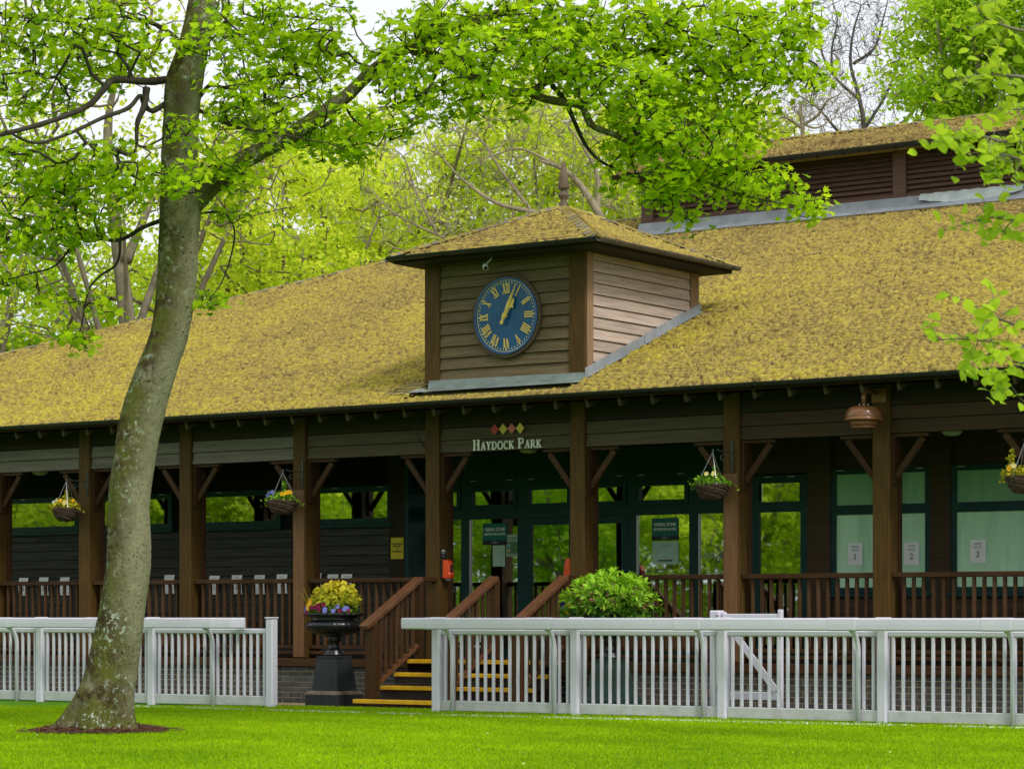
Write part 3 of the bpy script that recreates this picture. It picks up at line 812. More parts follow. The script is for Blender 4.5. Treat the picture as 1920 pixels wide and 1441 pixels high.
def moss_sheet(name, parent, org, ud, vd, nu, nv, du, dv, keep, seed=1, amp=0.040, tone=None, bare=None):
    """lumpy moss lying on a roof plane: org + u*ud + v*vd (u along the courses, v up the slope)"""
    ud, vd = np.array(ud), np.array(vd); nn = np.cross(ud, vd)
    u, v = np.meshgrid(np.arange(nu)*du, np.arange(nv)*dv, indexing='ij')
    r = np.random.default_rng(seed)
    ju = u + r.uniform(-.35, .35, u.shape)*du; jv = v + r.uniform(-.35, .35, u.shape)*dv
    lump = 0.24*vnoise(ju, jv*2.1, 0.095, seed+1) + 0.32*vnoise(ju, jv*1.9, 0.052, seed+2) + 0.44*r.random(u.shape)
    lump = np.clip((lump-0.5)*1.9+0.5, 0, 1)
    big = vnoise(ju, jv, 0.9, seed+3)*0.6 + vnoise(ju, jv, 0.33, seed+4)*0.4
    course = 1 - (jv/0.14 + 0.08*vnoise(ju, jv*0, 0.5, seed+6)) % 1.0
    h = amp*(0.10 + 1.5*lump**1.3) + 0.020*course*(0.4+big)
    hole = (lump < 0.33) & (vnoise(ju, jv, 0.2, seed+5) > 0.30)
    h = np.where(hole, -0.012, h)*np.clip(0.25+v/0.12, 0, 1)
    zone = vnoise(ju, jv, 2.4, seed+12)*0.6 + vnoise(ju, jv*1.5, 0.8, seed+13)*0.4
    val = 0.19 + 0.64*lump + 0.20*(big-0.5) + 0.34*(zone-0.5)
    seam = (course < 0.16) & (vnoise(ju, jv, 0.6, seed+8) + 0.35*vnoise(ju, jv, 0.11, seed+9) > 0.62)
    val = np.where(seam, val*0.45, val); h = np.where(seam, h*0.5, h)
    if tone is not None: val = val + tone(u, v)
    val = np.where(hole, val*0.15, np.clip(val*1.12+0.02, 0, 1))
    if bare is not None:
        b = bare(u, v); h = np.where(b > 0, h*np.clip(1-b, 0, 1) - 0.03*np.clip(b, 0, 1), h); val = val*(1-0.45*np.clip(b, 0, 1))
    P = np.array(org) + ju[..., None]*ud + jv[..., None]*vd + h[..., None]*nn
    idx = np.arange(nu*nv).reshape(nu, nv)
    q = np.stack([idx[:-1, :-1], idx[1:, :-1], idx[1:, 1:], idx[:-1, 1:]], -1).reshape(-1, 4)
    cu, cv = (u[:-1, :-1]+du/2).ravel(), (v[:-1, :-1]+dv/2).ravel()
    q = q[keep(cu, cv)]
    used = np.unique(q); remap = np.full(nu*nv, -1); remap[used] = np.arange(len(used))
    o = np_mesh(name, P.reshape(-1, 3)[used] - np.array(org), remap[q], M['moss'], parent, {'v': np.clip(val, 0, 1).ravel()[used]}, wm=Matrix.Translation(Vector(org)))
    return tag(o, kind='stuff')


VD = (0, math.cos(PITCH), math.sin(PITCH))
L_ = (RIDGE_Y-EY)/math.cos(PITCH)
MX0 = -36.0


def keep_main(u, v):
    X = MX0+u; Y = EY+v*math.cos(PITCH)
    k = (X > HIP(Y)+0.05) & (X < -10.6)
    k &= ~((X > TX0-0.02) & (X < TX1+0.02) & (Y > TY0-0.45) & (Y < TY1-0.1))
    k &= ~((X > -23.3) & (Y > 37.05))
    return k


def bare_main(u, v):
    X = MX0+u; Y = EY+v*math.cos(PITCH)
    w = vnoise(u, v, 0.25, 91)*0.5 + vnoise(u, v, 0.07, 92)*0.4
    a = 1.15 - np.hypot((X+21.70)/0.60, (Y-28.72)/0.45)          # by the turret's left foot
    b = (1.0 - (37.05-Y)/0.42)*(X > -23.5)                       # under the lantern flashing
    c = (0.75 - np.hypot((X+18.6)/0.9, (Y-31.6)/0.5))            # behind the turret's right foot
    d = (0.55 - np.hypot((X+33.2)/0.9, (Y-31.4)/0.5))            # scraped patch at far left
    e = 0.9 - np.abs(EY+0.03-Y)/0.05
    return np.clip(np.maximum.reduce([a, b, c, d, e])*1.6 - w*1.1, 0, 1)


def tone_main(u, v):
    X = MX0+u
    return 0.16*(1-v/L_) - 0.06 - 0.06*((X > -17) & (v > 6))


moss_sheet('moss', roof, (MX0, EY, EZ), (1, 0, 0), VD, int(25.4/0.026), int(L_/0.026), 0.026, 0.026, keep_main, 11, 0.026, tone_main, bare_main)

# bare shingles where the moss is thin
sh = MB(); w_, l_ = 0.15, 0.21
sh.v = [(-w_/2, 0, 0.010), (w_/2, 0, 0.010), (w_/2, l_, -0.004), (-w_/2, l_, -0.004), (-w_/2, 0, 0.026), (w_/2, 0, 0.026), (w_/2, l_, 0.006), (-w_/2, l_, 0.006)]
sh.f = [(0, 3, 2, 1), (4, 5, 6, 7), (0, 1, 5, 4), (1, 2, 6, 5), (2, 3, 7, 6), (3, 0, 4, 7)]
sh_mesh = sh.mesh('shingle'); sh_mesh.materials.append(M['shingle'])
SLOPE = Matrix.Rotation(PITCH, 4, 'X')
cand = []
for k in range(0, int(L_/0.14)):
    v = k*0.14; y = EY + v*math.cos(PITCH)
    for j in range(int(24/0.156)):
        x = -35.0 + j*0.156 + (k % 2)*0.078
        X, Y = np.array([[x-MX0]]), np.array([[v+0.07]])
        s = float(bare_main(X, Y)[0, 0])
        if s > 0.45 and keep_main(np.array([x-MX0]), np.array([v+0.07]))[0] and y > EY+0.1:
            cand.append((s + (0.5 if y < 32 else 0) + (0.3 if x > -20 else 0), x, y))
cand.sort(reverse=True)
for s, x, y in cand[:290]:
    link('shingle', sh_mesh, roof, None, Matrix.Translation(Vector((x, y, roof_z(y)+0.001+rng.uniform(0, .003)))) @ SLOPE @ Matrix.Rotation(rng.uniform(-.015, .015), 4, 'Z'))
# eaves course under the moss
sbox('eaves_batten', M['brown'], roof, HIP(EY)+0.2, XR, EY+0.002, EY+0.03, EZ-0.075, EZ-0.035)

# hip tiles along the left hip
ht = MB()
for a0, a1 in ((-1, 0), (0, 1)):
    ht.quad((a0*0.11, 0, 0.03-0.05*abs(a0)), (a1*0.11, 0, 0.03-0.05*abs(a1)), (a1*0.10, 0.33, 0.015-0.05*abs(a1)), (a0*0.10, 0.33, 0.015-0.05*abs(a0)))
    ht.quad((a0*0.11, 0, 0.00-0.05*abs(a0)), (a0*0.11, 0, 0.03-0.05*abs(a0)), (a1*0.11, 0, 0.03-0.05*abs(a1)), (a1*0.11, 0, 0.00-0.05*abs(a1)))
ht_mesh = ht.mesh('hip_tile'); ht_mesh.materials.append(M['ridge'])


def tiles_along(name, parent, a, b, mesh, step=0.27):
    a, b = Vector(a), Vector(b); d = (b-a).normalized()
    rt = d.cross(Vector((0, 0, 1))).normalized(); up = rt.cross(d)
    n = int((b-a).length/step)
    for k in range(n):
        p = a + d*(k*step) + up*0.035
        m4 = Matrix((rt, d, up)).transposed().to_4x4(); m4.translation = p
        link(name, mesh, parent, None, m4 @ Matrix.Rotation(rng.uniform(-.05, .05), 4, 'Z'))


tiles_along('hip_tile', roof, (HIP(EY), EY, EZ), (HIP(RIDGE_Y), RIDGE_Y, rz), ht_mesh)
tiles_along('ridge_tile', roof, (HIP(RIDGE_Y), RIDGE_Y, rz), (-23.4, RIDGE_Y, rz), ht_mesh)

# ---------------------------------------------------------------- clock turret
tz0, tz1 = 4.36, 6.03
tur = MB().box(TX0+0.05, TX1-0.05, TY0+0.05, TY1-0.02, 4.40, 6.10).build('turret', M['ceiling'], pav)
cw = 0.255
sbox('corner_post', M['post'], tur, TX0, TX0+cw, TY0, TY0+0.049, tz0+0.04, 6.08, 0.006)
sbox('corner_post', M['post'], tur, TX1-cw, TX1, TY0, TY0+0.049, tz0+0.03, 6.08, 0.006)
sbox('corner_post', M['corner_lit_tan'], tur, TX1-0.049, TX1+0.004, TY0+0.051, TY0+0.20, tz0+0.05, 6.08, 0.006)
sbox('corner_post', M['corner_lit_tan'], tur, TX1-0.049, TX1+0.004, TY1-0.22, TY1, 5.42, 6.08, 0.006)
z = tz0+0.05
fb = []
while z < 6.0:
    z1 = z+0.149; x0, x1 = TX0+cw+0.002, TX1-cw-0.002; y0 = TY0+0.010
    bd = MB()
    bd.v = [(x0, y0, z), (x1, y0, z), (x1, y0+0.045, z), (x0, y0+0.045, z), (x0, y0+0.026, z1), (x1, y0+0.026, z1), (x1, y0+0.045, z1), (x0, y0+0.045, z1)]
    bd.f = [(0, 3, 2, 1), (4, 5, 6, 7), (0, 1, 5, 4), (1, 2, 6, 5), (2, 3, 7, 6), (3, 0, 4, 7)]
    bd.build('weatherboard', M['turret_board'], tur); z += 0.158
z = tz0+0.06
while z < 6.0:
    z1 = z+0.141; ya = TY0+0.205; yb_ = TY1-0.225; xo = TX1-0.006
    top = min(z1, 6.07)
    ycut0 = min(yb_, EY+(z-EZ-0.06)/TP); ycut1 = min(yb_, EY+(top-EZ-0.06)/TP)
    if ycut1 > ya+0.02:
        ycut0 = max(ycut0, ya+0.01)
        bd = MB()
        bd.v = [(xo, ya, z), (xo, ycut0, z), (xo-0.03, ycut0, z), (xo-0.03, ya, z), (xo-0.024, ya, top), (xo-0.024, ycut1, top), (xo-0.04, ycut1, top), (xo-0.04, ya, top)]
        bd.f = [(0, 1, 2, 3), (4, 7, 6, 5), (0, 4, 5, 1), (1, 5, 6, 2), (2, 6, 7, 3), (3, 7, 4, 0)]
        bd.build('weatherboard', M['turret_side'], tur)
    z += 0.150
# lead round the foot of the turret
ap = MB()
ap.quad((TX0+0.08, TY0-0.004, tz0+0.07), (TX1+0.01, TY0-0.004, tz0+0.05), (TX1+0.01, TY0-0.035, tz0-0.055), (TX0+0.08, TY0-0.035, tz0-0.055))
ap.quad((TX0+0.08, TY0-0.035, tz0-0.055), (TX1+0.01, TY0-0.035, tz0-0.055), (TX1+0.06, TY0-0.24, roof_z(TY0-0.24)+0.042), (TX0-0.02, TY0-0.24, roof_z(TY0-0.24)+0.042))
ap.quad((TX0-0.16, TY0-0.24, roof_z(TY0-0.24)+0.040), (TX0-0.02, TY0-0.24, roof_z(TY0-0.24)+0.042), (TX0+0.08, TY0-0.035, tz0-0.055), (TX0-0.02, TY0-0.06, roof_z(TY0-0.06)+0.040))
ap.build('apron_flashing', M['lead_green'], tur)
sf = MB()
a = (TX1+0.012, TY0-0.02); b = (TX1+0.012, TY1+0.02)
for (y0, y1) in ((TY0-0.02, 30.1), (30.11, TY1+0.02)):
    sf.poly([(TX1+0.012, y0, roof_z(y0)+0.165), (TX1+0.012, y0, roof_z(y0)+0.045), (TX1+0.012, y1, roof_z(y1)+0.045), (TX1+0.012, y1, roof_z(y1)+0.155)])
    sf.poly([(TX1+0.012, y0, roof_z(y0)+0.045), (TX1+0.06, y0, roof_z(y0)+0.038), (TX1+0.06, y1, roof_z(y1)+0.038), (TX1+0.012, y1, roof_z(y1)+0.045)])
sf.build('side_flashing', M['lead'], tur)

# turret roof: a low pyramid
RX0, RX1, RY0, RY1 = TX0-0.26, TX1+0.45, TY0-0.43, 31.80
RZ, APX = 6.085, (-20.10, 30.0, 6.86)
apex = APX
tr = MB()
cor = [(RX0, RY0, RZ), (RX1, RY0, RZ), (RX1, RY1, RZ), (RX0, RY1, RZ)]
for k in range(4): tr.poly([cor[k], cor[(k+1) % 4], (apex[0], apex[1], apex[2]-0.02)])
tr.poly([(c[0], c[1], c[2]-0.02) for c in cor[::-1]])
trf = tr.build('turret_roof', M['shingle'], pav)
MB().box(RX0+0.03, RX1-0.03, RY0+0.03, RY1-0.03, RZ-0.075, RZ-0.022).build('turret_soffit', M['board_top'], pav)
for k, mat_ in ((0, 'black_pipe'), (1, 'lit_bronze_pipe'), (3, 'black_pipe')):
    p, q = Vector(cor[k]), Vector(cor[(k+1) % 4])
    n_ = Vector(((q-p).y, -(q-p).x, 0)).normalized()*0.055
    gutter('turret_gutter', p+n_+Vector((0, 0, 0.012)), q+n_+Vector((0, 0, 0.012)), M[mat_], pav, 0.62, 0.055)
for k in range(4):
    p, q = np.array(cor[k]), np.array(cor[(k+1) % 4]); ap_ = np.array(apex)
    ud = (q-p)/np.linalg.norm(q-p); ln = np.linalg.norm(q-p)
    mid = p + ud*np.dot(ap_-p, ud); vd = ap_-mid; hh = np.linalg.norm(vd); vd = vd/hh; um = np.dot(ap_-p, ud)

    def keep_tri(u, v, um=um, hh=hh, ln=ln):
        t = v/hh
        return (t < 1) & (u > um*t) & (u < ln-(ln-um)*t)
    st = 0.025 if k < 2 else 0.06
    moss_sheet('moss', trf, tuple(p), tuple(ud), tuple(vd), int(ln/st), int(hh/st)+1, st, st, keep_tri, 21+k, 0.023, lambda u, v: 0*u-0.05)
    c0 = cor[k]
    tiles_along('hip_tile', trf, c0, apex, ht_mesh, 0.20)
# turned finial
fin = MB(); fin.lathe([(0.070, -0.10), (0.070, 0.02), (0.048, 0.05), (0.042, 0.085), (0.078, 0.125), (0.082, 0.15), (0.048, 0.19), (0.042, 0.22), (0.072, 0.23), (0.077, 0.255), (0.058, 0.40), (0.036, 0.53), (0.020, 0.60), (0.004, 0.625)], (apex[0], apex[1], apex[2]+0.03), 20)
fin.build('finial', pm('turned_finial_timber', (0.165, 0.118, 0.080), (0.105, 0.076, 0.052), 8, 0.7, 0.1, 30, (1, 1, 0.4), 0.2, 0.0), pav, smooth=True)

# ---------------------------------------------------------------- louvred lantern on the ridge
LX0, LY = -23.34, 37.2
lan = MB().box(LX0+0.02, XR, LY+0.10, 39.4, 7.5, 8.66).build('lantern', M['void'], pav)
lposts = [-23.22, -20.85, -18.53, -16.22, -13.9, -11.6]
for k, lx in enumerate(lposts):
    sbox('lantern_post', M['louvre'], lan, lx-0.115, lx+0.115, LY-0.03, LY+0.12, 7.80, 8.62, 0.006)
    if k+1 < len(lposts):
        x0, x1 = lx+0.117, lposts[k+1]-0.117
        z = 7.845
        sbox('louvre_rail', M['louvre'], lan, x0, x1, LY-0.02, LY+0.05, 7.80, 7.842, 0.004)
        while z < 8.58:
            mb = MB(); mb.bar((x0, LY+0.035, z+0.035), (x1, LY+0.035, z+0.035), 0.014, 0.10, (0, 0.62, 0.78))
            mb.build('louvre_slat', M['louvre'], lan); z += 0.082
sbox('lantern_end', M['louvre'], lan, LX0-0.01, LX0+0.019, LY+0.121, 39.38, 7.80, 8.62)
MB().quad((LX0-0.03, LY-0.04, 7.80), (XR, LY-0.04, 7.80), (XR, LY-0.075, 7.665), (LX0-0.03, LY-0.075, 7.665)).quad((LX0-0.03, LY-0.075, 7.665), (XR, LY-0.075, 7.665), (XR, LY-0.26, roof_z(LY-0.26)+0.035), (LX0-0.03, LY-0.26, roof_z(LY-0.26)+0.035)).build('lead_flashing', M['lead'], lan)
# loose sheet of torn plastic on the flashing
cl = MB(); nx, nz = 26, 6
for i in range(nx):
    for j in range(nz):
        x = -18.15 + i*0.070; sag = 0.09*math.sin(math.pi*i/(nx-1))
        zz = 7.815 - j/(nz-1)*(0.10+sag) + 0.006*math.sin(i*1.9+j); y = LY-0.062-0.05*j/(nz-1)+0.012*math.sin(i*0.9+2*j)
        cl.v.append((x, y, zz))
for i in range(nx-1):
    for j in range(nz-1):
        cl.f.append((i*nz+j, (i+1)*nz+j, (i+1)*nz+j+1, i*nz+j+1))
cl.build('torn_sheet', pm('pale_plastic_sheet', (0.50, 0.55, 0.56), (0.36, 0.42, 0.41), 5, 0.35, 0.2, 12, (1, 1, 1), 0.5, 0), lan, smooth=True)
ly0, lz0 = 36.85, 8.60
lr = MB(); lyr = 38.2; lzr = lz0+(lyr-ly0)*TP; lyb = 2*lyr-ly0
lr.quad((LX0-0.35, ly0, lz0-0.02), (XR, ly0, lz0-0.02), (XR, lyr, lzr-0.02), (LX0-0.35, lyr, lzr-0.02)).quad((LX0-0.35, lyr, lzr-0.02), (XR, lyr, lzr-0.02), (XR, lyb, lz0-0.02), (LX0-0.35, lyb, lz0-0.02))
lr.quad((LX0-0.35, ly0, lz0-0.05), (LX0-0.35, lyb, lz0-0.05), (XR, lyb, lz0-0.05), (XR, ly0, lz0-0.05))
lrf = lr.build('lantern_roof', M['shingle'], pav)
gutter('lantern_gutter', (LX0-0.36, ly0-0.04, lz0-0.015), (XR, ly0-0.04, lz0-0.015), M['black_pipe'], pav, 0.46, 0.072)
moss_sheet('moss', lrf, (LX0-0.33, ly0, lz0), (1, 0, 0), VD, int(13.2/0.028), int((lyr-ly0)/math.cos(PITCH)/0.028)+1, 0.028, 0.028, lambda u, v: u > -1, 41, 0.030, lambda u, v: 0*u-0.16)
tiles_along('ridge_tile', lrf, (LX0-0.33, lyr, lzr), (-10.0, lyr, lzr), ht_mesh)

# ------------------------------------------------------------------ clock on the turret
CX, CZ, CY = -20.108, 5.232, TY0
clk = empty('wall_clock', (CX, CY, CZ-0.555), 'round blue clock with gold Roman numerals on the turret front', 'clock')


def disc(r0, r1, y0, y1, n=64):
    mb = MB()
    for k in range(n):
        a, b = 2*math.pi*k/n, 2*math.pi*(k+1)/n
        P = lambda r, t, y: (CX+r*math.sin(t), y, CZ+r*math.cos(t))
        if r0 <= 0:
            mb.poly([P(r1, a, y0), (CX, y0, CZ), P(r1, b, y0)][::-1])
        else:
            mb.quad(P(r0, a, y0), P(r1, a, y0), P(r1, b, y0), P(r0, b, y0))
            mb.quad(P(r0, b, y0), P(r0, b, y1), P(r0, a, y1), P(r0, a, y0))
        mb.quad(P(r1, a, y0), P(r1, a, y1), P(r1, b, y1), P(r1, b, y0))
    return mb


disc(0.515, 0.560, CY-0.030, CY+0.02).build('surround', M['surround'], clk)
disc(0.490, 0.516, CY-0.045, CY-0.005).build('rim', M['clock_rim'], clk)
disc(0, 0.491, CY-0.022, CY-0.004).build('face', M['clock_blue'], clk)
disc(0.476, 0.483, CY-0.027, CY-0.0225).build('minute_ring', M['gold_pale'], clk)
for k in range(60):
    t = 2*math.pi*k/60; r = 0.448; s = 0.012 if k % 5 == 0 else 0.0085
    c = (CX+r*math.sin(t), CY-0.027, CZ+r*math.cos(t))
    mb = MB(); n = 8
    if k % 5 == 0:
        d1 = Vector((math.sin(t), 0, math.cos(t))); d2 = Vector((d1.z, 0, -d1.x)); cc = Vector(c)
        mb.poly([tuple(cc+d1*0.022), tuple(cc-d2*0.013), tuple(cc-d1*0.020), tuple(cc+d2*0.013)])
    else:
        mb.poly([(c[0]+s*math.cos(q), c[1], c[2]+s*math.sin(q)) for q in np.linspace(0, 2*math.pi, n, endpoint=False)])
    mb.build('minute_mark', M['gold_pale'], clk)


def numeral(s, t):
    """Roman numeral s set radially at clock angle t"""
    w = {'I': 0.030, 'V': 0.060, 'X': 0.062}
    h, th, tn = 0.118, 0.018, 0.008
    tot = sum(w[c] for c in s); x = -tot/2; segs = []
    for c in s:
        cx_ = x + w[c]/2
        if c == 'I':
            segs.append(((cx_, -h/2), (cx_, h/2), th))
        elif c == 'V':
            segs.append(((cx_-0.022, h/2), (cx_, -h/2), th)); segs.append(((cx_+0.022, h/2), (cx_, -h/2), tn))
        else:
            segs.append(((cx_-0.022, h/2), (cx_+0.022, -h/2), th)); segs.append(((cx_+0.022, h/2), (cx_-0.022, -h/2), tn))
        for zz in (-h/2, h/2):
            if not (c == 'V' and zz < 0):
                segs.append(((cx_-w[c]/2+0.001, zz), (cx_+w[c]/2-0.001, zz), 0.009))
        x += w[c]
    mb = MB(); rr = 0.365
    ro = Vector((math.sin(t), 0, math.cos(t))); ta = Vector((math.cos(t), 0, -math.sin(t)))
    c0 = Vector((CX, CY-0.0265, CZ)) + ro*rr
    for i, ((x0, z0), (x1, z1), th_) in enumerate(segs):
        off = Vector((0, -0.0004*(i % 5), 0))
        mb.bar(c0+ta*x0+ro*z0+off, c0+ta*x1+ro*z1+off, 0.006, th_, tuple((ta*(z1-z0)-ro*(x1-x0)).normalized()))
    mb.build('numeral', M['gold'], clk)


for k, s in enumerate(['XII', 'I', 'II', 'III', 'IIII', 'V', 'VI', 'VII', 'VIII', 'IX', 'X', 'XI']):
    numeral(s, 2*math.pi*k/12)


def hand(name, t, prof, y):
    ro = Vector((math.sin(t), 0, math.cos(t))); ta = Vector((math.cos(t), 0, -math.sin(t))); c0 = Vector((CX, y, CZ))
    mb = MB()
    for i in range(len(prof)-1):
        (r0, w0), (r1, w1) = prof[i], prof[i+1]
        a = [c0+ro*r0-ta*w0, c0+ro*r0+ta*w0, c0+ro*r1+ta*w1, c0+ro*r1-ta*w1]
        mb.quad(*[tuple(p) for p in a])
        m0, m1 = c0+ro*r0-Vector((0, 0.012, 0)), c0+ro*r1-Vector((0, 0.012, 0))
        mb.quad(tuple(a[0]), tuple(a[3]), tuple(m1), tuple(m0)); mb.quad(tuple(m0), tuple(m1), tuple(a[2]), tuple(a[1]))
    mb.build(name, M['gold'], clk)


hand('hour_hand', R(34), [(-0.02, 0.012), (0.0, 0.026), (0.06, 0.020), (0.10, 0.016), (0.14, 0.024), (0.155, 0.060), (0.172, 0.052), (0.19, 0.030), (0.21, 0.034), (0.25, 0.014), (0.27, 0.006)], CY-0.062)
hand('minute_hand', R(25), [(-0.125, 0.014), (-0.105, 0.030), (-0.08, 0.024), (-0.06, 0.014), (-0.03, 0.030), (0.0, 0.036), (0.03, 0.028), (0.06, 0.020), (0.16, 0.031), (0.25, 0.020), (0.265, 0.026), (0.28, 0.016), (0.43, 0.008), (0.455, 0.003)], CY-0.080)
MB().tube([(CX, CY-0.095, CZ), (CX, CY-0.02, CZ)], 0.02, 12).build('hub', M['gold'], clk)

# small camera under the turret eaves
cc = empty('security_camera', (-20.30, 28.40, 5.86), 'small pale security camera on a bent arm above the clock', 'camera')
MB().tube([(-20.22, 28.46, 6.02), (-20.22, 28.43, 5.98), (-20.26, 28.40, 5.93), (-20.27, 28.39, 5.90)], 0.010, 8).build('arm', M['cctv'], cc, smooth=True)
MB().tube([(-20.22, 28.46, 6.012), (-20.22, 28.46, 6.025)], 0.03, 12).build('mount', M['cctv'], cc)
MB().tube([(-20.315, 28.42, 5.915), (-20.265, 28.36, 5.875), (-20.235, 28.325, 5.853)], [0.030, 0.036, 0.038], 14).build('housing', M['cctv'], cc, smooth=True)
MB().tube([(-20.234, 28.324, 5.8525), (-20.226, 28.315, 5.846)], [0.028, 0.024], 12).build('lens', M['sign_black'], cc)
MB().tube([(-20.33, 28.44, 5.88), (-20.29, 28.40, 5.87)], [0.02, 0.028], 10).build('lamp_ring', M['cctv'], cc)

# ------------------------------------------------------------------ name over the entrance
ARC = lambda cx, cz, rx, rz, a0, a1, n=10: [(cx+rx*math.cos(t), cz+rz*math.sin(t)) for t in np.linspace(R(a0), R(a1), n)]
TH, TN, SF = 0.17, 0.075, 0.075       # thick stem, thin stroke, serif as shares of the letter height
GLYPH = {
    'H': (0.86, [((.17, 0), (.17, 1), TH), ((.69, 0), (.69, 1), TH), ((.17, .52), (.69, .52), TN), ((.0, .03), (.34, .03), SF), ((.0, .97), (.34, .97), SF), ((.52, .03), (.86, .03), SF), ((.52, .97), (.86, .97), SF)]),
    'A': (0.84, [((.14, 0), (.42, 1), TN), ((.44, 1), (.70, 0), TH), ((.22, .34), (.62, .34), TN), ((.0, .03), (.28, .03), SF), ((.54, .03), (.86, .03), SF)]),
    'Y': (0.80, [((.14, 1), (.40, .48), TH), ((.68, 1), (.42, .48), TN), ((.40, .5), (.40, 0), TH), ((.0, .97), (.30, .97), SF), ((.52, .97), (.82, .97), SF), ((.24, .03), (.58, .03), SF)]),
    'D': (0.86, [((.17, 0), (.17, 1), TH), ((.0, .03), (.40, .03), SF), ((.0, .97), (.40, .97), SF), (ARC(.36, .5, .42, .47, -90, 90), 0.13)]),
    'O': (0.92, [(ARC(.46, .5, .38, .47, 0, 360, 20), 0.125)]),
    'C': (0.78, [(ARC(.44, .5, .36, .47, 50, 310, 16), 0.125), ((.70, .72), (.70, .95), SF)]),
    'K': (0.84, [((.17, 0), (.17, 1), TH), ((.24, .46), (.66, .97), TN), ((.34, .56), (.72, .02), TH), ((.0, .03), (.34, .03), SF), ((.0, .97), (.34, .97), SF), ((.50, .97), (.80, .97), SF), ((.56, .03), (.88, .03), SF)]),
    'P': (0.74, [((.17, 0), (.17, 1), TH), ((.0, .03), (.36, .03), SF), ((.0, .97), (.36, .97), SF), ((.17, .46), (.40, .46), SF), (ARC(.38, .715, .26, .255, -90, 90), 0.12)]),
    'R': (0.84, [((.17, 0), (.17, 1), TH), ((.0, .03), (.34, .03), SF), ((.0, .97), (.36, .97), SF), ((.17, .48), (.40, .48), SF), (ARC(.38, .725, .24, .245, -90, 90), 0.12), ((.40, .48), (.74, .02), TH), ((.64, .03), (.88, .03), SF)]),
}
nm = empty('name_lettering', (-20.1, YP+0.03, 3.43), 'raised cream serif letters reading HAYDOCK PARK over the steps', 'lettering')
text = [('H', 1), ('A', .76), ('Y', .76), ('D', .76), ('O', .76), ('C', .76), ('K', .76), (' ', 1), ('P', 1), ('A', .76), ('R', .76), ('K', .76)]
CAPH = 0.142
width = sum((0.42 if c == ' ' else GLYPH[c][0]+0.10)*s for c, s in text)*CAPH
fit = 1.135/width
x = -20.112-1.135/2
yl = YP+0.034
for c, s in text:
    if c == ' ': x += 0.42*CAPH*fit; continue
    w, segs = GLYPH[c]; h = CAPH*s; mb = MB()
    for i, sg in enumerate(segs):
        off = -0.0005*i
        if len(sg) == 2:
            pts, th = sg
            for k in range(len(pts)-1):
                (a, b), (c_, d_) = pts[k], pts[k+1]
                p = Vector((x+a*h*fit, yl-0.010+off-.0001*(k % 2), 3.446+b*h)); q = Vector((x+c_*h*fit, yl-0.010+off-.0001*(k % 2), 3.446+d_*h)); e_ = (q-p)*0.12
                mb.bar(p-e_, q+e_, 0.02, th*h, tuple((q-p).cross(Vector((0, 1, 0))).normalized()))
        else:
            (a, b), (c_, d_), th = sg
            p = Vector((x+a*h*fit, yl-0.010+off, 3.446+b*h)); q = Vector((x+c_*h*fit, yl-0.010+off, 3.446+d_*h))
            mb.bar(p, q, 0.02, th*h, tuple((q-p).cross(Vector((0, 1, 0))).normalized()))
    mb.build('letter', M['letter'], nm); x += (w+0.10)*h*fit
em = empty('diamond_emblem', (-20.1, YP+0.03, 3.64), 'row of four red, yellow, coral and yellow diamonds above the raised name', 'emblem')
for k, mt in enumerate(('dia_red', 'dia_yellow', 'dia_pink', 'dia_yellow')):
    xc = -20.30+k*0.139; zc_ = 3.715; yy = YP-0.012
    mb = MB()
    c4 = [(xc-0.069, zc_), (xc, zc_-0.073), (xc+0.069, zc_), (xc, zc_+0.073)]
    mb.poly([(a, yy, b) for a, b in c4])
    for j in range(4):
        (a, b), (c_, d_) = c4[j], c4[(j+1) % 4]
        mb.quad((a, yy, b), (a, yy+0.014, b), (c_, yy+0.014, d_), (c_, yy, d_))
    mb.build('diamond', M[mt], em)
    MB().tube([(xc, yy+0.014, zc_), (xc, YP+0.05, zc_)], 0.012, 6).build('spacer', M['ceiling'], em)

# ------------------------------------------------------------------ enamel lamp on the post right of the entrance
lx, ly = -14.555, 28.25
lamp = empty('wall_lamp', (lx, ly, 3.50), 'glossy brown domed lamp on a swan-neck pipe at a veranda post', 'lamp')
MB().lathe([(0.165, 0.03), (0.170, 0.085)], (lx, ly, 3.475), 32).build('lamp_drum', M['copper'], lamp, smooth=True)
MB().lathe([(0.150, 0.0), (0.150, 0.028)], (lx, ly, 3.472), 32).build('diffuser', M['copper'], lamp, smooth=True)
MB().lathe([(0.227, 0.0), (0.233, 0.010), (0.231, 0.030), (0.220, 0.034), (0.223, 0.042), (0.223, 0.066), (0.210, 0.110), (0.188, 0.145), (0.150, 0.168), (0.086, 0.180), (0.032, 0.184)], (lx, ly, 3.562), 40).build('lamp_shade', M['copper'], lamp, smooth=True)
pts = [(lx, ly, 3.74), (lx, ly, 3.84)] + [(lx, ly+0.085-0.085*math.cos(t), 3.84+0.085*math.sin(t)) for t in np.linspace(0.2, math.pi/2, 7)] + [(lx, YP-0.03, 3.925)]
MB().tube(pts, 0.030, 14).build('pipe_arm', M['copper'], lamp, smooth=True)
sbox('wall_box', M['copper'], lamp, lx-0.075, lx+0.115, YP-0.045, YP-0.002, 3.80, 3.985, 0.01)
for k in range(6):
    t = 2*math.pi*k/6
    MB().tube([(lx+0.06*math.cos(t), ly+0.06*math.sin(t), 3.742), (lx+0.06*math.cos(t), ly+0.06*math.sin(t), 3.765)], 0.006, 6).build('bolt', M['steel'], lamp)

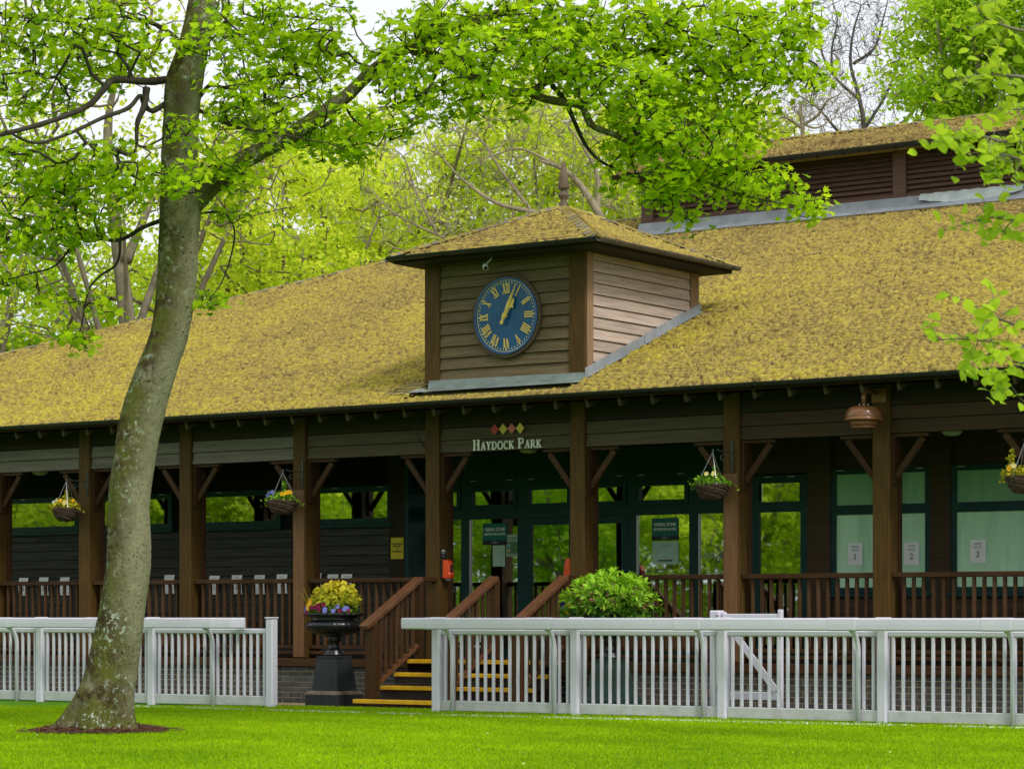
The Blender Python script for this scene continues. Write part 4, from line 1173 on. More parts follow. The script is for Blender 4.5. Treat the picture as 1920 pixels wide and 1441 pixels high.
# bulkhead lamps on the veranda ceiling
for (bx, by, lab) in ((-29.75, 29.5, 'round white ceiling lamp above the leftmost flower basket'), (-20.25, 29.35, 'white oblong ceiling lamp just under the raised name'), (-19.55, 29.15, 'small white ceiling lamp beside the knee brace right of the name'), (-13.98, 29.5, 'white ceiling lamp above the rightmost flower basket'), (-15.15, 29.3, 'white ceiling lamp half hidden beside the brace under the domed lamp')):
    bl = empty('ceiling_lamp', (bx, by, 3.44), lab, 'lamp', 'white lamps on the veranda ceiling')
    MB().lathe([(0.02, 0.0), (0.09, 0.012), (0.125, 0.045), (0.13, 0.09)], (bx, by, 3.425), 20).build('diffuser', M['lamp_white'], bl, smooth=True)
    MB().lathe([(0.14, 0.0), (0.14, 0.08)], (bx, by, 3.517), 20).build('lamp_base', M['ceiling'], bl, smooth=True)

# ------------------------------------------------------------------ leaves and flowers
def leaf_cloud(pos, nrm, size, shape, rnd, v=None, fold=0.25, axis=None):
    """arrays of vertices and faces: a leaf outline 'shape' (k,2) laid at each position; returns verts, faces, attr"""
    n = len(pos); k = len(shape)
    nrm = nrm/np.linalg.norm(nrm, axis=1, keepdims=True)
    a = rnd.normal(size=(n, 3)); t = a - nrm*(a*nrm).sum(1, keepdims=True); t /= np.linalg.norm(t, axis=1, keepdims=True)
    b = np.cross(nrm, t)
    if axis is not None:
        b = axis - nrm*(axis*nrm).sum(1, keepdims=True); b /= np.maximum(np.linalg.norm(b, axis=1, keepdims=True), 1e-6); t = np.cross(b, nrm)
    sh_ = np.asarray(shape)
    sx_ = size[:, None]*sh_[None, :, 0]; sy_ = size[:, None]*sh_[None, :, 1]
    bend = (np.abs(sx_)*fold - sy_**2/np.maximum(size[:, None], 1e-6)*0.18)
    V = pos[:, None, :] + sx_[..., None]*t[:, None, :] + sy_[..., None]*b[:, None, :] + bend[..., None]*nrm[:, None, :]
    return V.reshape(-1, 3), n, k


MAPLE_R = [(90, 1.00), (75, .60), (62, .50), (45, .92), (34, .60), (18, .48), (3, .76), (-20, .46), (-60, .32)]
mo = [(r*math.cos(R(a)), r*math.sin(R(a))) for a, r in MAPLE_R]
MAPLE = [(0, 0.06)] + mo + [(0, -0.26)] + [(-x, y) for x, y in mo[::-1][:-1]]
MAPLE = np.array(MAPLE)*0.5
MAPLE_F = [(0, i, i+1) for i in range(1, len(MAPLE)-1)] + [(0, len(MAPLE)-1, 1)]
OVAL = np.array([(0, -0.5), (0.26, -0.22), (0.30, 0.10), (0.14, 0.40), (0, 0.52), (-0.14, 0.40), (-0.30, 0.10), (-0.26, -0.22)])
OVAL_F = [(0, 1, 7), (1, 2, 6), (1, 6, 7), (2, 3, 5), (2, 5, 6), (3, 4, 5)]
RHOMB = np.array([(0, -0.5), (0.32, 0.0), (0, 0.5), (-0.32, 0.0)])
RHOMB_F = [(0, 1, 3), (1, 2, 3)]
LANCE = np.array([(0, -0.5), (0.15, -0.1), (0.13, 0.2), (0, 0.52), (-0.13, 0.2), (-0.15, -0.1)])
LANCE_F = [(0, 1, 5), (1, 2, 4), (1, 4, 5), (2, 3, 4)]


def leaves_obj(name, parent, pos, nrm, size, shape, faces, mat, vals, rnd, fold=0.25, wm=None, org=None, axis=None):
    V, n, k = leaf_cloud(pos, nrm, size, shape, rnd, fold=fold, axis=axis)
    F = (np.arange(n)[:, None, None]*k + np.array(faces)[None]).reshape(-1, 3)
    o = np.zeros(3) if org is None else np.array(org)
    return np_mesh(name, V-o, F, mat, parent, {'v': np.repeat(vals, k)}, wm=Matrix.Translation(Vector(o)))


def dome_points(n, c, r, rz, rnd, low=-0.1, shell=0.6):
    d = rnd.normal(size=(n*3, 3)); d /= np.linalg.norm(d, axis=1, keepdims=True); d = d[d[:, 2] > low][:n]
    q = shell + (1-shell)*rnd.random(len(d))**0.7
    return np.array(c) + d*q[:, None]*np.array([r, r, rz]), d


def pansies(parent, spots, rnd, s=0.035):
    """each flower: five rounded petals with a dark eye, facing out"""
    for (p, d, mt) in spots:
        d = Vector(d).normalized(); t = d.orthogonal().normalized(); b = d.cross(t); p = Vector(p); mb = MB()
        ro = rnd.uniform(0, 6)
        for k in range(5):
            a = ro + 2*math.pi*k/5; e = t*math.cos(a)+b*math.sin(a); g = d.cross(e)
            o = d*(0.0015*k)
            mb.poly([tuple(p+o), tuple(p+o+e*s*0.5+g*s*0.5), tuple(p+o+e*s*1.05+g*s*0.38+d*s*0.1), tuple(p+o+e*s*1.05-g*s*0.38+d*s*0.1), tuple(p+o+e*s*0.5-g*s*0.5)])
        mb.build('flower', M[mt], parent)


# hanging baskets, each on a scrolled iron bracket
def basket(x, y, zrim, r, label, plant_mat, flowers, seed, tall, bracket_x, lush):
    rnd = np.random.default_rng(seed)
    # the bracket is screwed to the post
    br = MB().box(bracket_x-0.014, bracket_x+0.014, YP-0.030, YP-0.018, 3.03, 3.41).build('basket_bracket', M['iron'], pav)
    topz = zrim+0.40
    MB().tube([(bracket_x, YP-0.02, topz+0.01), (bracket_x, y-0.05, topz+0.01), (bracket_x, y-0.075, topz+0.03)], 0.009, 6).build('bracket_arm', M['iron'], br)
    sp = [(bracket_x, YP-0.03-0.05*(1-t)-0.045*(1-t)*math.cos(9*t)-0.0, topz-0.10-0.12*t+0.045*(1-t)*math.sin(9*t)) for t in np.linspace(0, 1, 22)]
    MB().tube(sp, 0.006, 5).build('bracket_scroll', M['iron'], br)
    sp = [(bracket_x, y+0.03+0.06*(1-t)*math.cos(8*t), topz-0.08+0.06*(1-t)*math.sin(8*t)) for t in np.linspace(0, .85, 18)]
    MB().tube(sp, 0.006, 5).build('bracket_scroll', M['iron'], br)
    b = empty('hanging_basket', (x, y, zrim-0.20), label, 'basket', 'baskets hanging along the veranda')
    bw = MB(); n = 28
    prof_ = [(r*f, zrim-0.20+0.20*g) for f, g in ((0.32, 0), (0.52, 0.06), (0.70, 0.22), (0.84, 0.45), (0.94, 0.72), (1.0, 1.0))]
    bw.lathe([(p[0], p[1]-(zrim-0.20)) for p in prof_], (x, y, zrim-0.20), n)
    bk = bw.build('basket_bowl', M['wicker'], b, smooth=False)
    wv = MB()
    for k in range(15):                # woven withies
        g = (k+0.5)/15; rr = np.interp(g, [0, .06, .22, .45, .72, 1], [.32, .52, .70, .84, .94, 1.0])*r
        pts = [(x+(rr+0.006+0.008*math.sin(7*t+k*2.1)+rnd.uniform(-.003, .003))*math.cos(t), y+(rr+0.006+0.008*math.sin(7*t+k*2.1))*math.sin(t), zrim-0.20+0.20*g+0.006*math.sin(5*t+k)) for t in np.linspace(0, 2*math.pi, 29)]
        wv.tube(pts, 0.007, 4, False)
    tag(wv.build('wickerwork', M['wicker'], bk), kind='stuff')
    for k in range(3):
        t = 2*math.pi*k/3+0.5+seed
        a = Vector((x+r*0.95*math.cos(t), y+r*0.95*math.sin(t), zrim)); c = Vector((x, y, topz))
        ch = MB(); nl = 26
        for q in range(nl):
            p0, p1 = a.lerp(c, q/nl), a.lerp(c, (q+0.62)/nl)
            ch.bar(p0, p1, 0.012 if q % 2 else 0.005, 0.005 if q % 2 else 0.012)
        tag(ch.build('chain', M['chain'], b), kind='stuff')
    MB().tube([(x, y, topz-0.01), (x+0.012, y, topz+0.015), (x, y, topz+0.035), (x-0.012, y, topz+0.02)], 0.004, 5).build('hook', M['chain'], b)
    # planting
    P_, D = dome_points(lush, (x, y, zrim+0.01), r*1.10, 0.13, rnd, -0.35, 0.4)
    if tall:
        hx, hz = tall
        m = int(lush*0.35); t = rnd.random(m)
        Q = np.stack([x+hx+rnd.normal(0, 0.035, m)*(1-t*0.8), y+rnd.normal(0, 0.035, m)*(1-t*.8), zrim+0.03+t*hz], 1); Dq = rnd.normal(size=(m, 3)); Dq[:, 2] += 0.6
        P_ = np.concatenate([P_, Q]); D = np.concatenate([D, Dq])
    # a spray hanging over the left rim
    m = int(lush*0.25); t = rnd.random(m)
    Q = np.stack([x-r*(0.75+0.45*t)+rnd.normal(0, .03, m), y-0.03+rnd.normal(0, .05, m), zrim+0.07-0.13*t**2+rnd.normal(0, .03, m)], 1)
    P_ = np.concatenate([P_, Q]); D = np.concatenate([D, rnd.normal(size=(m, 3))+np.array([-.4, -.6, .5])])
    leaves_obj('foliage', b, P_, D+rnd.normal(0, .6, D.shape), rnd.uniform(0.03, 0.062, len(P_)), OVAL, OVAL_F, M[plant_mat], rnd.random(len(P_)), rnd, org=(x, y, zrim-0.20))
    spots = []
    for mt, ang, elev, cnt in flowers:
        for q in range(cnt):
            a_ = ang+rnd.normal(0, .35); e_ = elev+rnd.normal(0, .15)
            d = (math.cos(a_)*math.cos(e_), math.sin(a_)*math.cos(e_), math.sin(e_))
            spots.append(((x+d[0]*r*1.05, y+d[1]*r*1.05, zrim+0.03+d[2]*0.12), (d[0]+0.3, d[1]-0.9, d[2]*.5), mt))
    pansies(b, spots, rnd, 0.028)
    # one trailing stem to the right
    tr_ = [(x+r*0.9, y-0.02, zrim+0.02), (x+r*1.25, y-0.03, zrim-0.01), (x+r*1.6, y-0.03, zrim-0.04), (x+r*1.85, y-0.02, zrim-0.07)]
    MB().tube(tr_, 0.003, 4).build('trailing_stem', M['shrub'], b)
    pt = np.array([Vector(tr_[0]).lerp(Vector(tr_[-1]), q) for q in np.linspace(0, 1, 16)]) + rnd.normal(0, .012, (16, 3))
    leaves_obj('trailing_leaves', b, pt, rnd.normal(size=(16, 3))+np.array([0, -1, .4]), np.full(16, 0.03), OVAL, OVAL_F, M[plant_mat], rnd.random(16)*.5+.5, rnd, org=tr_[0])


# angles: -90 deg faces the lawn, 180 left, 0 right
basket(-28.02, 28.33, 2.825, 0.205, 'wicker basket with white and maroon pansies, leftmost of the four', 'gold_leaf', (('pansy_white', R(200), 0.5, 4), ('pansy_wine', R(230), 0.4, 1), ('pansy_yellow', R(-40), 0.7, 3), ('pansy_cream', R(-70), 0.6, 3)), 3, (0.0, 0.25), -27.86, 260)
basket(-23.77, 28.33, 2.835, 0.215, 'wicker basket with blue pansies and a fern, left of the urn of flowers', 'shrub', (('pansy_blue', R(215), 0.5, 9), ('pansy_yellow', R(-35), 0.6, 6)), 4, (0.03, 0.24), -23.64, 260)
basket(-16.72, 28.33, 2.86, 0.215, 'wicker basket of plain green foliage by the reddish repaired post', 'shrub', (('pansy_cream', R(-60), 0.9, 2),), 5, (0.03, 0.20), -16.60, 340)
basket(-12.50, 28.33, 2.83, 0.215, 'wicker basket with pale yellow flowers at the right edge', 'gold_leaf', (('pansy_cream', R(215), 0.7, 7), ('pansy_yellow', R(230), 0.6, 3)), 6, (-0.16, 0.30), -12.42, 260)

# ------------------------------------------------------------------ cast-iron urn of flowers on a tapered pedestal
def urn(xc, yc, label, pmat, foot_half):
    u = empty('urn_planter', (xc, yc, APRON_Z), label, 'planter')
    b = foot_half
    pd = MB().box(xc-b, xc+b, yc-b, yc+b, APRON_Z, 0.135)
    pd = pd.build('plinth', M[pmat], u, bevel=0.01)
    ch = MB(); n0 = len(ch.v)
    for (hw, z) in ((b, 0.136), (b-0.015, 0.165), (b-0.055, 0.185)):
        ch.v += [(xc-hw, yc-hw, z), (xc+hw, yc-hw, z), (xc+hw, yc+hw, z), (xc-hw, yc+hw, z)]
    for k in range(2):
        for j in range(4):
            ch.f.append((k*4+j, k*4+(j+1) % 4, k*4+4+(j+1) % 4, k*4+4+j))
    ch.f.append((8, 9, 10, 11))
    ch.build('plinth_edge', M['pedestal_edge'] if pmat == 'pedestal' else M[pmat], u)
    tp_ = MB(); h0, h1 = b-0.065, b-0.115
    for (hw, z) in ((h0, 0.186), (h1, 0.62), (h1+0.004, 0.625), (h1+0.004, 0.66)):
        tp_.v += [(xc-hw, yc-hw, z), (xc+hw, yc-hw, z), (xc+hw, yc+hw, z), (xc-hw, yc+hw, z)]
    for k in range(3):
        for j in range(4):
            tp_.f.append((k*4+j, k*4+(j+1) % 4, k*4+4+(j+1) % 4, k*4+4+j))
    tp_.f.append((12, 13, 14, 15))
    tp_.build('pedestal', M[pmat], u, bevel=0.006)
    MB().lathe([(0.155, 0), (0.155, 0.025), (0.125, 0.045), (0.130, 0.062), (0.095, 0.085), (0.075, 0.12), (0.072, 0.17), (0.085, 0.195), (0.11, 0.205), (0.105, 0.225), (0.085, 0.245), (0.10, 0.262)], (xc, yc, 0.661), 28).build('stem', M['urn'], u, smooth=True)
    ng = 30

    def gad(a, z):                     # gadroons round the belly
        return 0.022*(abs(math.sin(a*ng/2))-0.5) if 0.05 < z < 0.20 else 0.0
    bw = MB().lathe([(0.10, 0.0), (0.20, 0.022), (0.30, 0.055), (0.365, 0.10), (0.392, 0.145), (0.385, 0.185), (0.345, 0.212), (0.315, 0.225), (0.312, 0.262), (0.335, 0.285)], (xc, yc, 0.915), 120, gad).build('bowl', M['urn'], u, smooth=True)
    MB().lathe([(0.335, 0.0), (0.405, 0.020), (0.418, 0.034), (0.405, 0.046), (0.36, 0.050)], (xc, yc, 1.19), 120, lambda a, z: 0.030*math.sin(a*28)*(z > 0.01)).build('rim', M['urn'], bw, smooth=True)
    return u


UX, UY = -22.27, 27.63
urn(UX, UY, 'black cast-iron urn on a black tapered pedestal left of the steps', 'pedestal', 0.285)
rnd = np.random.default_rng(31)
fl = empty('flower_display', (UX, UY, 1.22), 'yellow leaved shrub with blue, yellow and wine pansies filling the urn', 'plant')
P1, D1 = dome_points(620, (UX+0.02, UY, 1.36), 0.36, 0.31, rnd, -0.05, 0.5)
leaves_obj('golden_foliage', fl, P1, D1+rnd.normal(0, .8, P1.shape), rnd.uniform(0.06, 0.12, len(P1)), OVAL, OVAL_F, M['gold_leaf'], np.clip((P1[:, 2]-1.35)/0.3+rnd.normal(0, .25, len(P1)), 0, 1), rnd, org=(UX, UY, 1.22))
P2, D2 = dome_points(420, (UX, UY, 1.25), 0.37, 0.16, rnd, -0.25, 0.6)
leaves_obj('pansy_foliage', fl, P2, D2+rnd.normal(0, .5, P2.shape), rnd.uniform(0.035, 0.06, len(P2)), OVAL, OVAL_F, M['shrub'], rnd.random(len(P2))*0.6, rnd, org=(UX, UY, 1.22))
spots = []
for mt, a0, a1, z0, z1, cnt in (('pansy_yellow', 205, 250, 1.28, 1.44, 11), ('pansy_blue', 185, 225, 1.24, 1.32, 6), ('pansy_wine', 240, 290, 1.24, 1.36, 9), ('pansy_navy', 205, 225, 1.42, 1.46, 2), ('pansy_blue', 275, 350, 1.25, 1.34, 7), ('pansy_wine', 310, 345, 1.24, 1.28, 2)):
    for q in range(cnt):
        a = R(rnd.uniform(a0, a1)); z = rnd.uniform(z0, z1); rr = 0.40-(z-1.25)*0.35
        spots.append(((UX+rr*math.cos(a), UY+rr*math.sin(a), z), (math.cos(a)+.2, math.sin(a)-.3, 0.35), mt))
pansies(fl, spots, rnd, 0.030)
for (dx, dz_) in ((-0.42, 0.22), (-0.36, 0.30), (0.55, 0.14), (0.50, 0.20)):
    MB().tube([(UX+dx*0.6, UY-0.25, 1.34), (UX+dx*0.85, UY-0.28, 1.34+dz_*0.8), (UX+dx*1.1, UY-0.3, 1.34+dz_*0.6)], [0.006, 0.004, 0.001], 4).build('grass_blade', M['gold_leaf'], fl)

VX, VY = -17.79, 27.62
urn(VX, VY, 'dark green pedestal urn behind the white fence, holding the green shrub', 'pedestal_green', 0.285)
sh_ = empty('potted_shrub', (VX, VY, 1.22), 'rounded bright green evergreen shrub with narrow leaves in the right urn', 'plant')
cl_, dl_ = dome_points(400, (VX, VY, 1.28), 0.62, 0.48, rnd, -0.2, 0.50)
pos, nr, sz, vv, ax_ = [], [], [], [], []
for c, d in zip(cl_, dl_):
    k = 8
    for q in range(k):
        t = rnd.normal(size=3); t -= d*np.dot(t, d); t /= np.linalg.norm(t)
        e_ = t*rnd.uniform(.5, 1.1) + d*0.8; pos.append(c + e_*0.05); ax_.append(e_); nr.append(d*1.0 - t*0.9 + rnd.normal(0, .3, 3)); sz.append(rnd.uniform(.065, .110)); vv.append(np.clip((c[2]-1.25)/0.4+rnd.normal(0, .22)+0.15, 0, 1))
leaves_obj('foliage', sh_, np.array(pos), np.array(nr), np.array(sz), LANCE, LANCE_F, M['shrub'], np.array(vv), rnd, org=(VX, VY, 1.22), axis=np.array(ax_))
P2, D2 = dome_points(500, (VX, VY, 1.30), 0.5, 0.35, rnd, -0.4, 0.3)
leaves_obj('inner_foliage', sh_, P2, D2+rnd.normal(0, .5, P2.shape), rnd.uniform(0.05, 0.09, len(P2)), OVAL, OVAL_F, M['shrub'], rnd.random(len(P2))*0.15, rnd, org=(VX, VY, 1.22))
P3, D3 = dome_points(60, (VX, VY, 1.33), 0.58, 0.3, rnd, -0.2, 0.8)
mb = MB()
for p in P3:
    for q in range(5):
        e = p + rnd.normal(0, .022, 3); mb.tube([tuple(p), tuple(e)], [0.006, 0.010], 4)
tag(mb.build('spent_blooms', pm('dry_bloom', (0.34, 0.20, 0.11), (0.22, 0.12, 0.07), 20, 0.9, 0, 1, (1, 1, 1), 0.1, 0), sh_), kind='stuff')
pansies(sh_, [((VX-0.50, VY-0.34, 1.34), (-.2, -1, .2), 'pansy_navy'), ((VX-0.46, VY-0.36, 1.31), (-.2, -1, .2), 'pansy_navy'), ((VX-0.38, VY-0.38, 1.34), (-.1, -1, .2), 'pansy_yellow'), ((VX-0.43, VY-0.38, 1.24), (-.1, -1, .2), 'pansy_yellow'), ((VX-0.10, VY-0.42, 1.30), (0, -1, .2), 'pansy_yellow')], rnd, 0.042)

# ------------------------------------------------------------------ notices
def card(name, label, cat, x0, x1, z0, z1, y, mat, group=None, curl=0.006):
    """a thin sheet, slightly bowed, as the root of its print"""
    mb = MB(); n = 5
    for k in range(n+1):
        t = k/n; yy = y-curl*math.sin(math.pi*t)-0.001; z = z0+(z1-z0)*t
        mb.v += [(x0, yy, z), (x1, yy, z), (x0, yy+0.0015, z), (x1, yy+0.0015, z)]
    for k in range(n):
        a = k*4
        mb.f += [(a, a+1, a+5, a+4), (a+3, a+2, a+6, a+7), (a+2, a, a+4, a+6), (a+1, a+3, a+7, a+5)]
    mb.f += [(0, 2, 3, 1), (n*4, n*4+1, n*4+3, n*4+2)]
    o = mb.build(name, mat)
    tag(o, label, cat, group)
    return o


for (x0, x1, z0, z1, side) in ((-22.347, -21.91, 2.247, 2.561, 'left of the entrance doors'), (-19.414, -18.978, 2.262, 2.577, 'right of the entrance doors')):
    g = card('window_sign', 'dark green GREEN ZONE RESTRICTED ACCESS sign on the glass '+side, 'sign', x0, x1, z0, z1, GLASS_Y+0.012, M['sign_green'], None, 0.0)
    xc = (x0+x1)/2
    sbox('sign_footer', M['sign_black'], g, x0, x1, GLASS_Y+0.007, GLASS_Y+0.0095, z0, z0+0.062, 0)
    put_text('sign_text', g, 'GREEN ZONE', xc, GLASS_Y+0.008, z0+0.222, 0.064, M['letter'], bold=0.0016, sx=0.92)
    put_text('sign_text', g, 'RESTRICTED ACCESS', xc, GLASS_Y+0.008, z0+0.155, 0.047, M['letter'], bold=0.0012, sx=0.86)
    mb = MB()
    for (w, zz) in ((0.03, 0.046), (0.13, 0.032), (0.09, 0.017)):
        mb.box(xc-w/2, xc+w/2, GLASS_Y+0.0055, GLASS_Y+0.0065, z0+zz, z0+zz+0.006)
    tag(mb.build('small_print', M['ink_pale'], g), kind='stuff')
p = card('paper_notice', 'pale paper sheet taped below the left green window sign', 'notice', -22.169, -21.947, 1.927, 2.238, GLASS_Y+0.012, M['paper_green'], None, 0.0)
p = card('arrow_notice', 'pale sheet with a black arrow below the right green window sign', 'notice', -19.405, -18.974, 1.925, 2.245, GLASS_Y+0.012, M['paper_green'], None, 0.0)
mb = MB(); mb.box(-19.31, -19.10, GLASS_Y+0.006, GLASS_Y+0.008, 1.968, 1.990).poly([(-19.11, GLASS_Y+0.0055, 1.958), (-19.068, GLASS_Y+0.0055, 1.979), (-19.11, GLASS_Y+0.0055, 2.0)])
mb.build('arrow', M['ink'], p)
mb = MB()
for (x0, x1, z) in ((-19.27, -19.09, 2.19), (-19.24, -19.12, 2.165), (-19.23, -19.14, 2.02)):
    mb.box(x0, x1, GLASS_Y+0.006, GLASS_Y+0.0085, z, z+0.010)
tag(mb.build('small_print', M['ink_pale'], p), kind='stuff')
p = card('poster', 'light green poster with a blue and a tan dot on the glass beside the doors', 'poster', -21.923, -21.715, 2.07, 2.39, GLASS_Y+0.012, M['paper_green'], None, 0.0)
sbox('poster_panel', pm('poster_green', (0.10, 0.26, 0.10), None, 3, 0.6), p, -21.912, -21.722, GLASS_Y+0.0085, GLASS_Y+0.0105, 2.11, 2.285, 0)
for zz, c in ((2.232, (0.25, 0.42, 0.60)), (2.160, (0.50, 0.34, 0.22))):
    mb = MB(); mb.poly([(-21.875+0.03*math.cos(t), GLASS_Y+0.0075, zz+0.03*math.sin(t)) for t in np.linspace(0, 2*math.pi, 18, endpoint=False)])
    mb.build('printed_dot', flat('dot', c, 0.6, 0.2), p)
mb = MB()
for zz, x1 in ((2.345, -21.75), (2.322, -21.73), (2.299, -21.76), (2.24, -21.74), (2.225, -21.76), (2.165, -21.74), (2.15, -21.77), (2.085, -21.74)):
    mb.box(-21.90 if zz > 2.29 or zz < 2.1 else -21.83, x1, GLASS_Y+0.006, GLASS_Y+0.0073, zz, zz+0.009)
tag(mb.build('small_print', M['ink'], p), kind='stuff')
p = card('paper_notice', 'pair of pale sheets on the narrow glass left of the front post', 'notice', -23.515, -23.30, 1.967, 2.417, GLASS_Y+0.012, M['paper_green'], None, 0.0)
mb = MB().box(-23.515, -23.30, GLASS_Y+0.007, GLASS_Y+0.009, 2.19, 2.194); mb.build('fold_line', M['ink_pale'], p)
p = card('yellow_sign', 'yellow sign reading COLOUR BAGS DROP OFF & COLLECTION on the dark wall', 'sign', -23.725, -23.49, 2.049, 2.366, WALL_Y-0.022, M['sign_yellow'], None, 0.0)
for s, zz, sz_ in (('COLOUR BAGS', 2.270, 0.034), ('DROP OFF', 2.234, 0.034), ('&', 2.194, 0.030), ('COLLECTION', 2.158, 0.034)):
    put_text('sign_text', p, s, -23.6075, WALL_Y-0.0255, zz, sz_, M['sign_black'], bold=0.0012, sx=0.88)
NX = [-31.871, -31.445, -30.975, -30.492, -29.60, -28.184, -27.233, -26.769, -26.306, -25.855, -25.178, -24.849, -24.585]
WORD = ['first', 'second', 'third', 'fourth', 'fifth', 'sixth', 'seventh', 'eighth', 'ninth', 'tenth', 'eleventh', 'twelfth', 'thirteenth']
NUM = ['1', '2', '3', '4', '1', '4', '1', '2', '3', '4', '1', '2', '3']
for k, nx_ in enumerate(NX):
    j = rng.uniform(-.012, .012)
    p = card('paper_notice', 'white paper on the dark boards behind the railing, %s from the left' % WORD[k], 'notice', nx_-0.105, nx_+0.105, 1.545+j, 1.842+j, WALL_Y+0.002, M['paper'], 'white papers along the left wall', 0.018)
    put_text('sign_text', p, NUM[k], nx_, WALL_Y-0.018, 1.66+j, 0.11, M['ink'])
    mb = MB().box(nx_-0.05, nx_+0.05, WALL_Y-0.010, WALL_Y-0.006, 1.80+j, 1.806+j); tag(mb.build('small_print', M['ink_pale'], p), kind='stuff')
for k, (x0, x1, z0, z1) in enumerate(((-16.10, -15.888, 1.868, 2.162), (-15.281, -15.064, 1.864, 2.160), (-14.342, -14.126, 1.880, 2.180))):
    p = card('race_notice', ('RACE 1 paper on the green window, left of the lamp post', 'RACE 2 paper on green glass between lamp post and dark wall', 'RACE 3 paper on the large green window at far right')[k], 'notice', x0, x1, z0, z1, WALL_Y+0.012, M['paper'], None, 0.014)
    xc = (x0+x1)/2
    put_text('sign_text', p, 'RACE', xc, WALL_Y-0.006, z0+0.200, 0.046, M['ink_pale'])
    put_text('sign_text', p, str(k+1), xc, WALL_Y-0.007, z0+0.108, 0.115, M['ink'])
    mb = MB().box(xc-0.06, xc+0.06, WALL_Y-0.004, WALL_Y-0.001, z0+0.248, z0+0.256).box(xc-0.04, xc+0.04, WALL_Y-0.004, WALL_Y-0.001, z0+0.236, z0+0.241)
    tag(mb.build('small_print', M['ink_pale'], p), kind='stuff')

# orange sanitiser dispensers on the posts beside the steps
for (dx, dy, lab, sgn) in ((-21.245, 28.74, 'orange hand gel dispenser on the post left of the steps', 1), (-19.095, 28.76, 'orange hand gel dispenser just showing left of the post right of the steps', -1)):
    d = empty('gel_dispenser', (dx, dy, 1.70), lab, 'dispenser', 'orange gel dispensers by the entrance')
    xa = dx
    MB().box(min(xa, xa+sgn*0.03), max(xa, xa+sgn*0.03), dy-0.065, dy+0.065, 1.72, 1.96).build('back_plate', M['sign_black'], d, bevel=0.004)
    mb = MB(); n = 9
    for k in range(n+1):
        t = k/n; z = 1.715+0.25*t; out = 0.075+0.030*math.sin(math.pi*(1-t)*0.9)+(0.02 if t < 0.25 else 0)
        mb.v += [(xa+sgn*0.031, dy-0.06, z), (xa+sgn*(0.03+out), dy-0.048, z), (xa+sgn*(0.03+out), dy+0.048, z), (xa+sgn*0.031, dy+0.06, z)]
    for k in range(n):
        a = k*4
        for j in range(4):
            mb.f.append((a+j, a+(j+1) % 4, a+4+(j+1) % 4, a+4+j))
    mb.f += [(3, 2, 1, 0), (n*4, n*4+1, n*4+2, n*4+3)]
    mb.build('cover', M['orange'], d, bevel=0.004)
    xo = xa+sgn*0.136
    MB().box(min(xo, xo+sgn*0.004), max(xo, xo+sgn*0.004), dy-0.02, dy+0.03, 1.80, 1.90).build('level_window', M['sign_black'], d)
    MB().box(min(xa+sgn*0.05, xa+sgn*0.11), max(xa+sgn*0.05, xa+sgn*0.11), dy-0.03, dy+0.03, 1.685, 1.714).build('push_lever', M['steel'], d)
pl = MB().box(-21.247, -21.243, 28.675, 28.80, 1.985, 2.13).build('gel_sign', M['sign_black'])
tag(pl, 'small black sign above the orange dispenser on the left post', 'sign')
for zz, w in ((2.10, 0.05), (2.082, 0.09), (2.055, 0.07), (2.02, 0.03)):
    MB().box(-21.2425, -21.2418, 28.7375-w/2, 28.7375+w/2, zz, zz+0.010).build('print_line', M['letter'] if zz > 2.06 else M['ink_pale'], pl)

# ------------------------------------------------------------------ white running-rail fence
FY = 26.12
RAIL_Y = FY-0.27


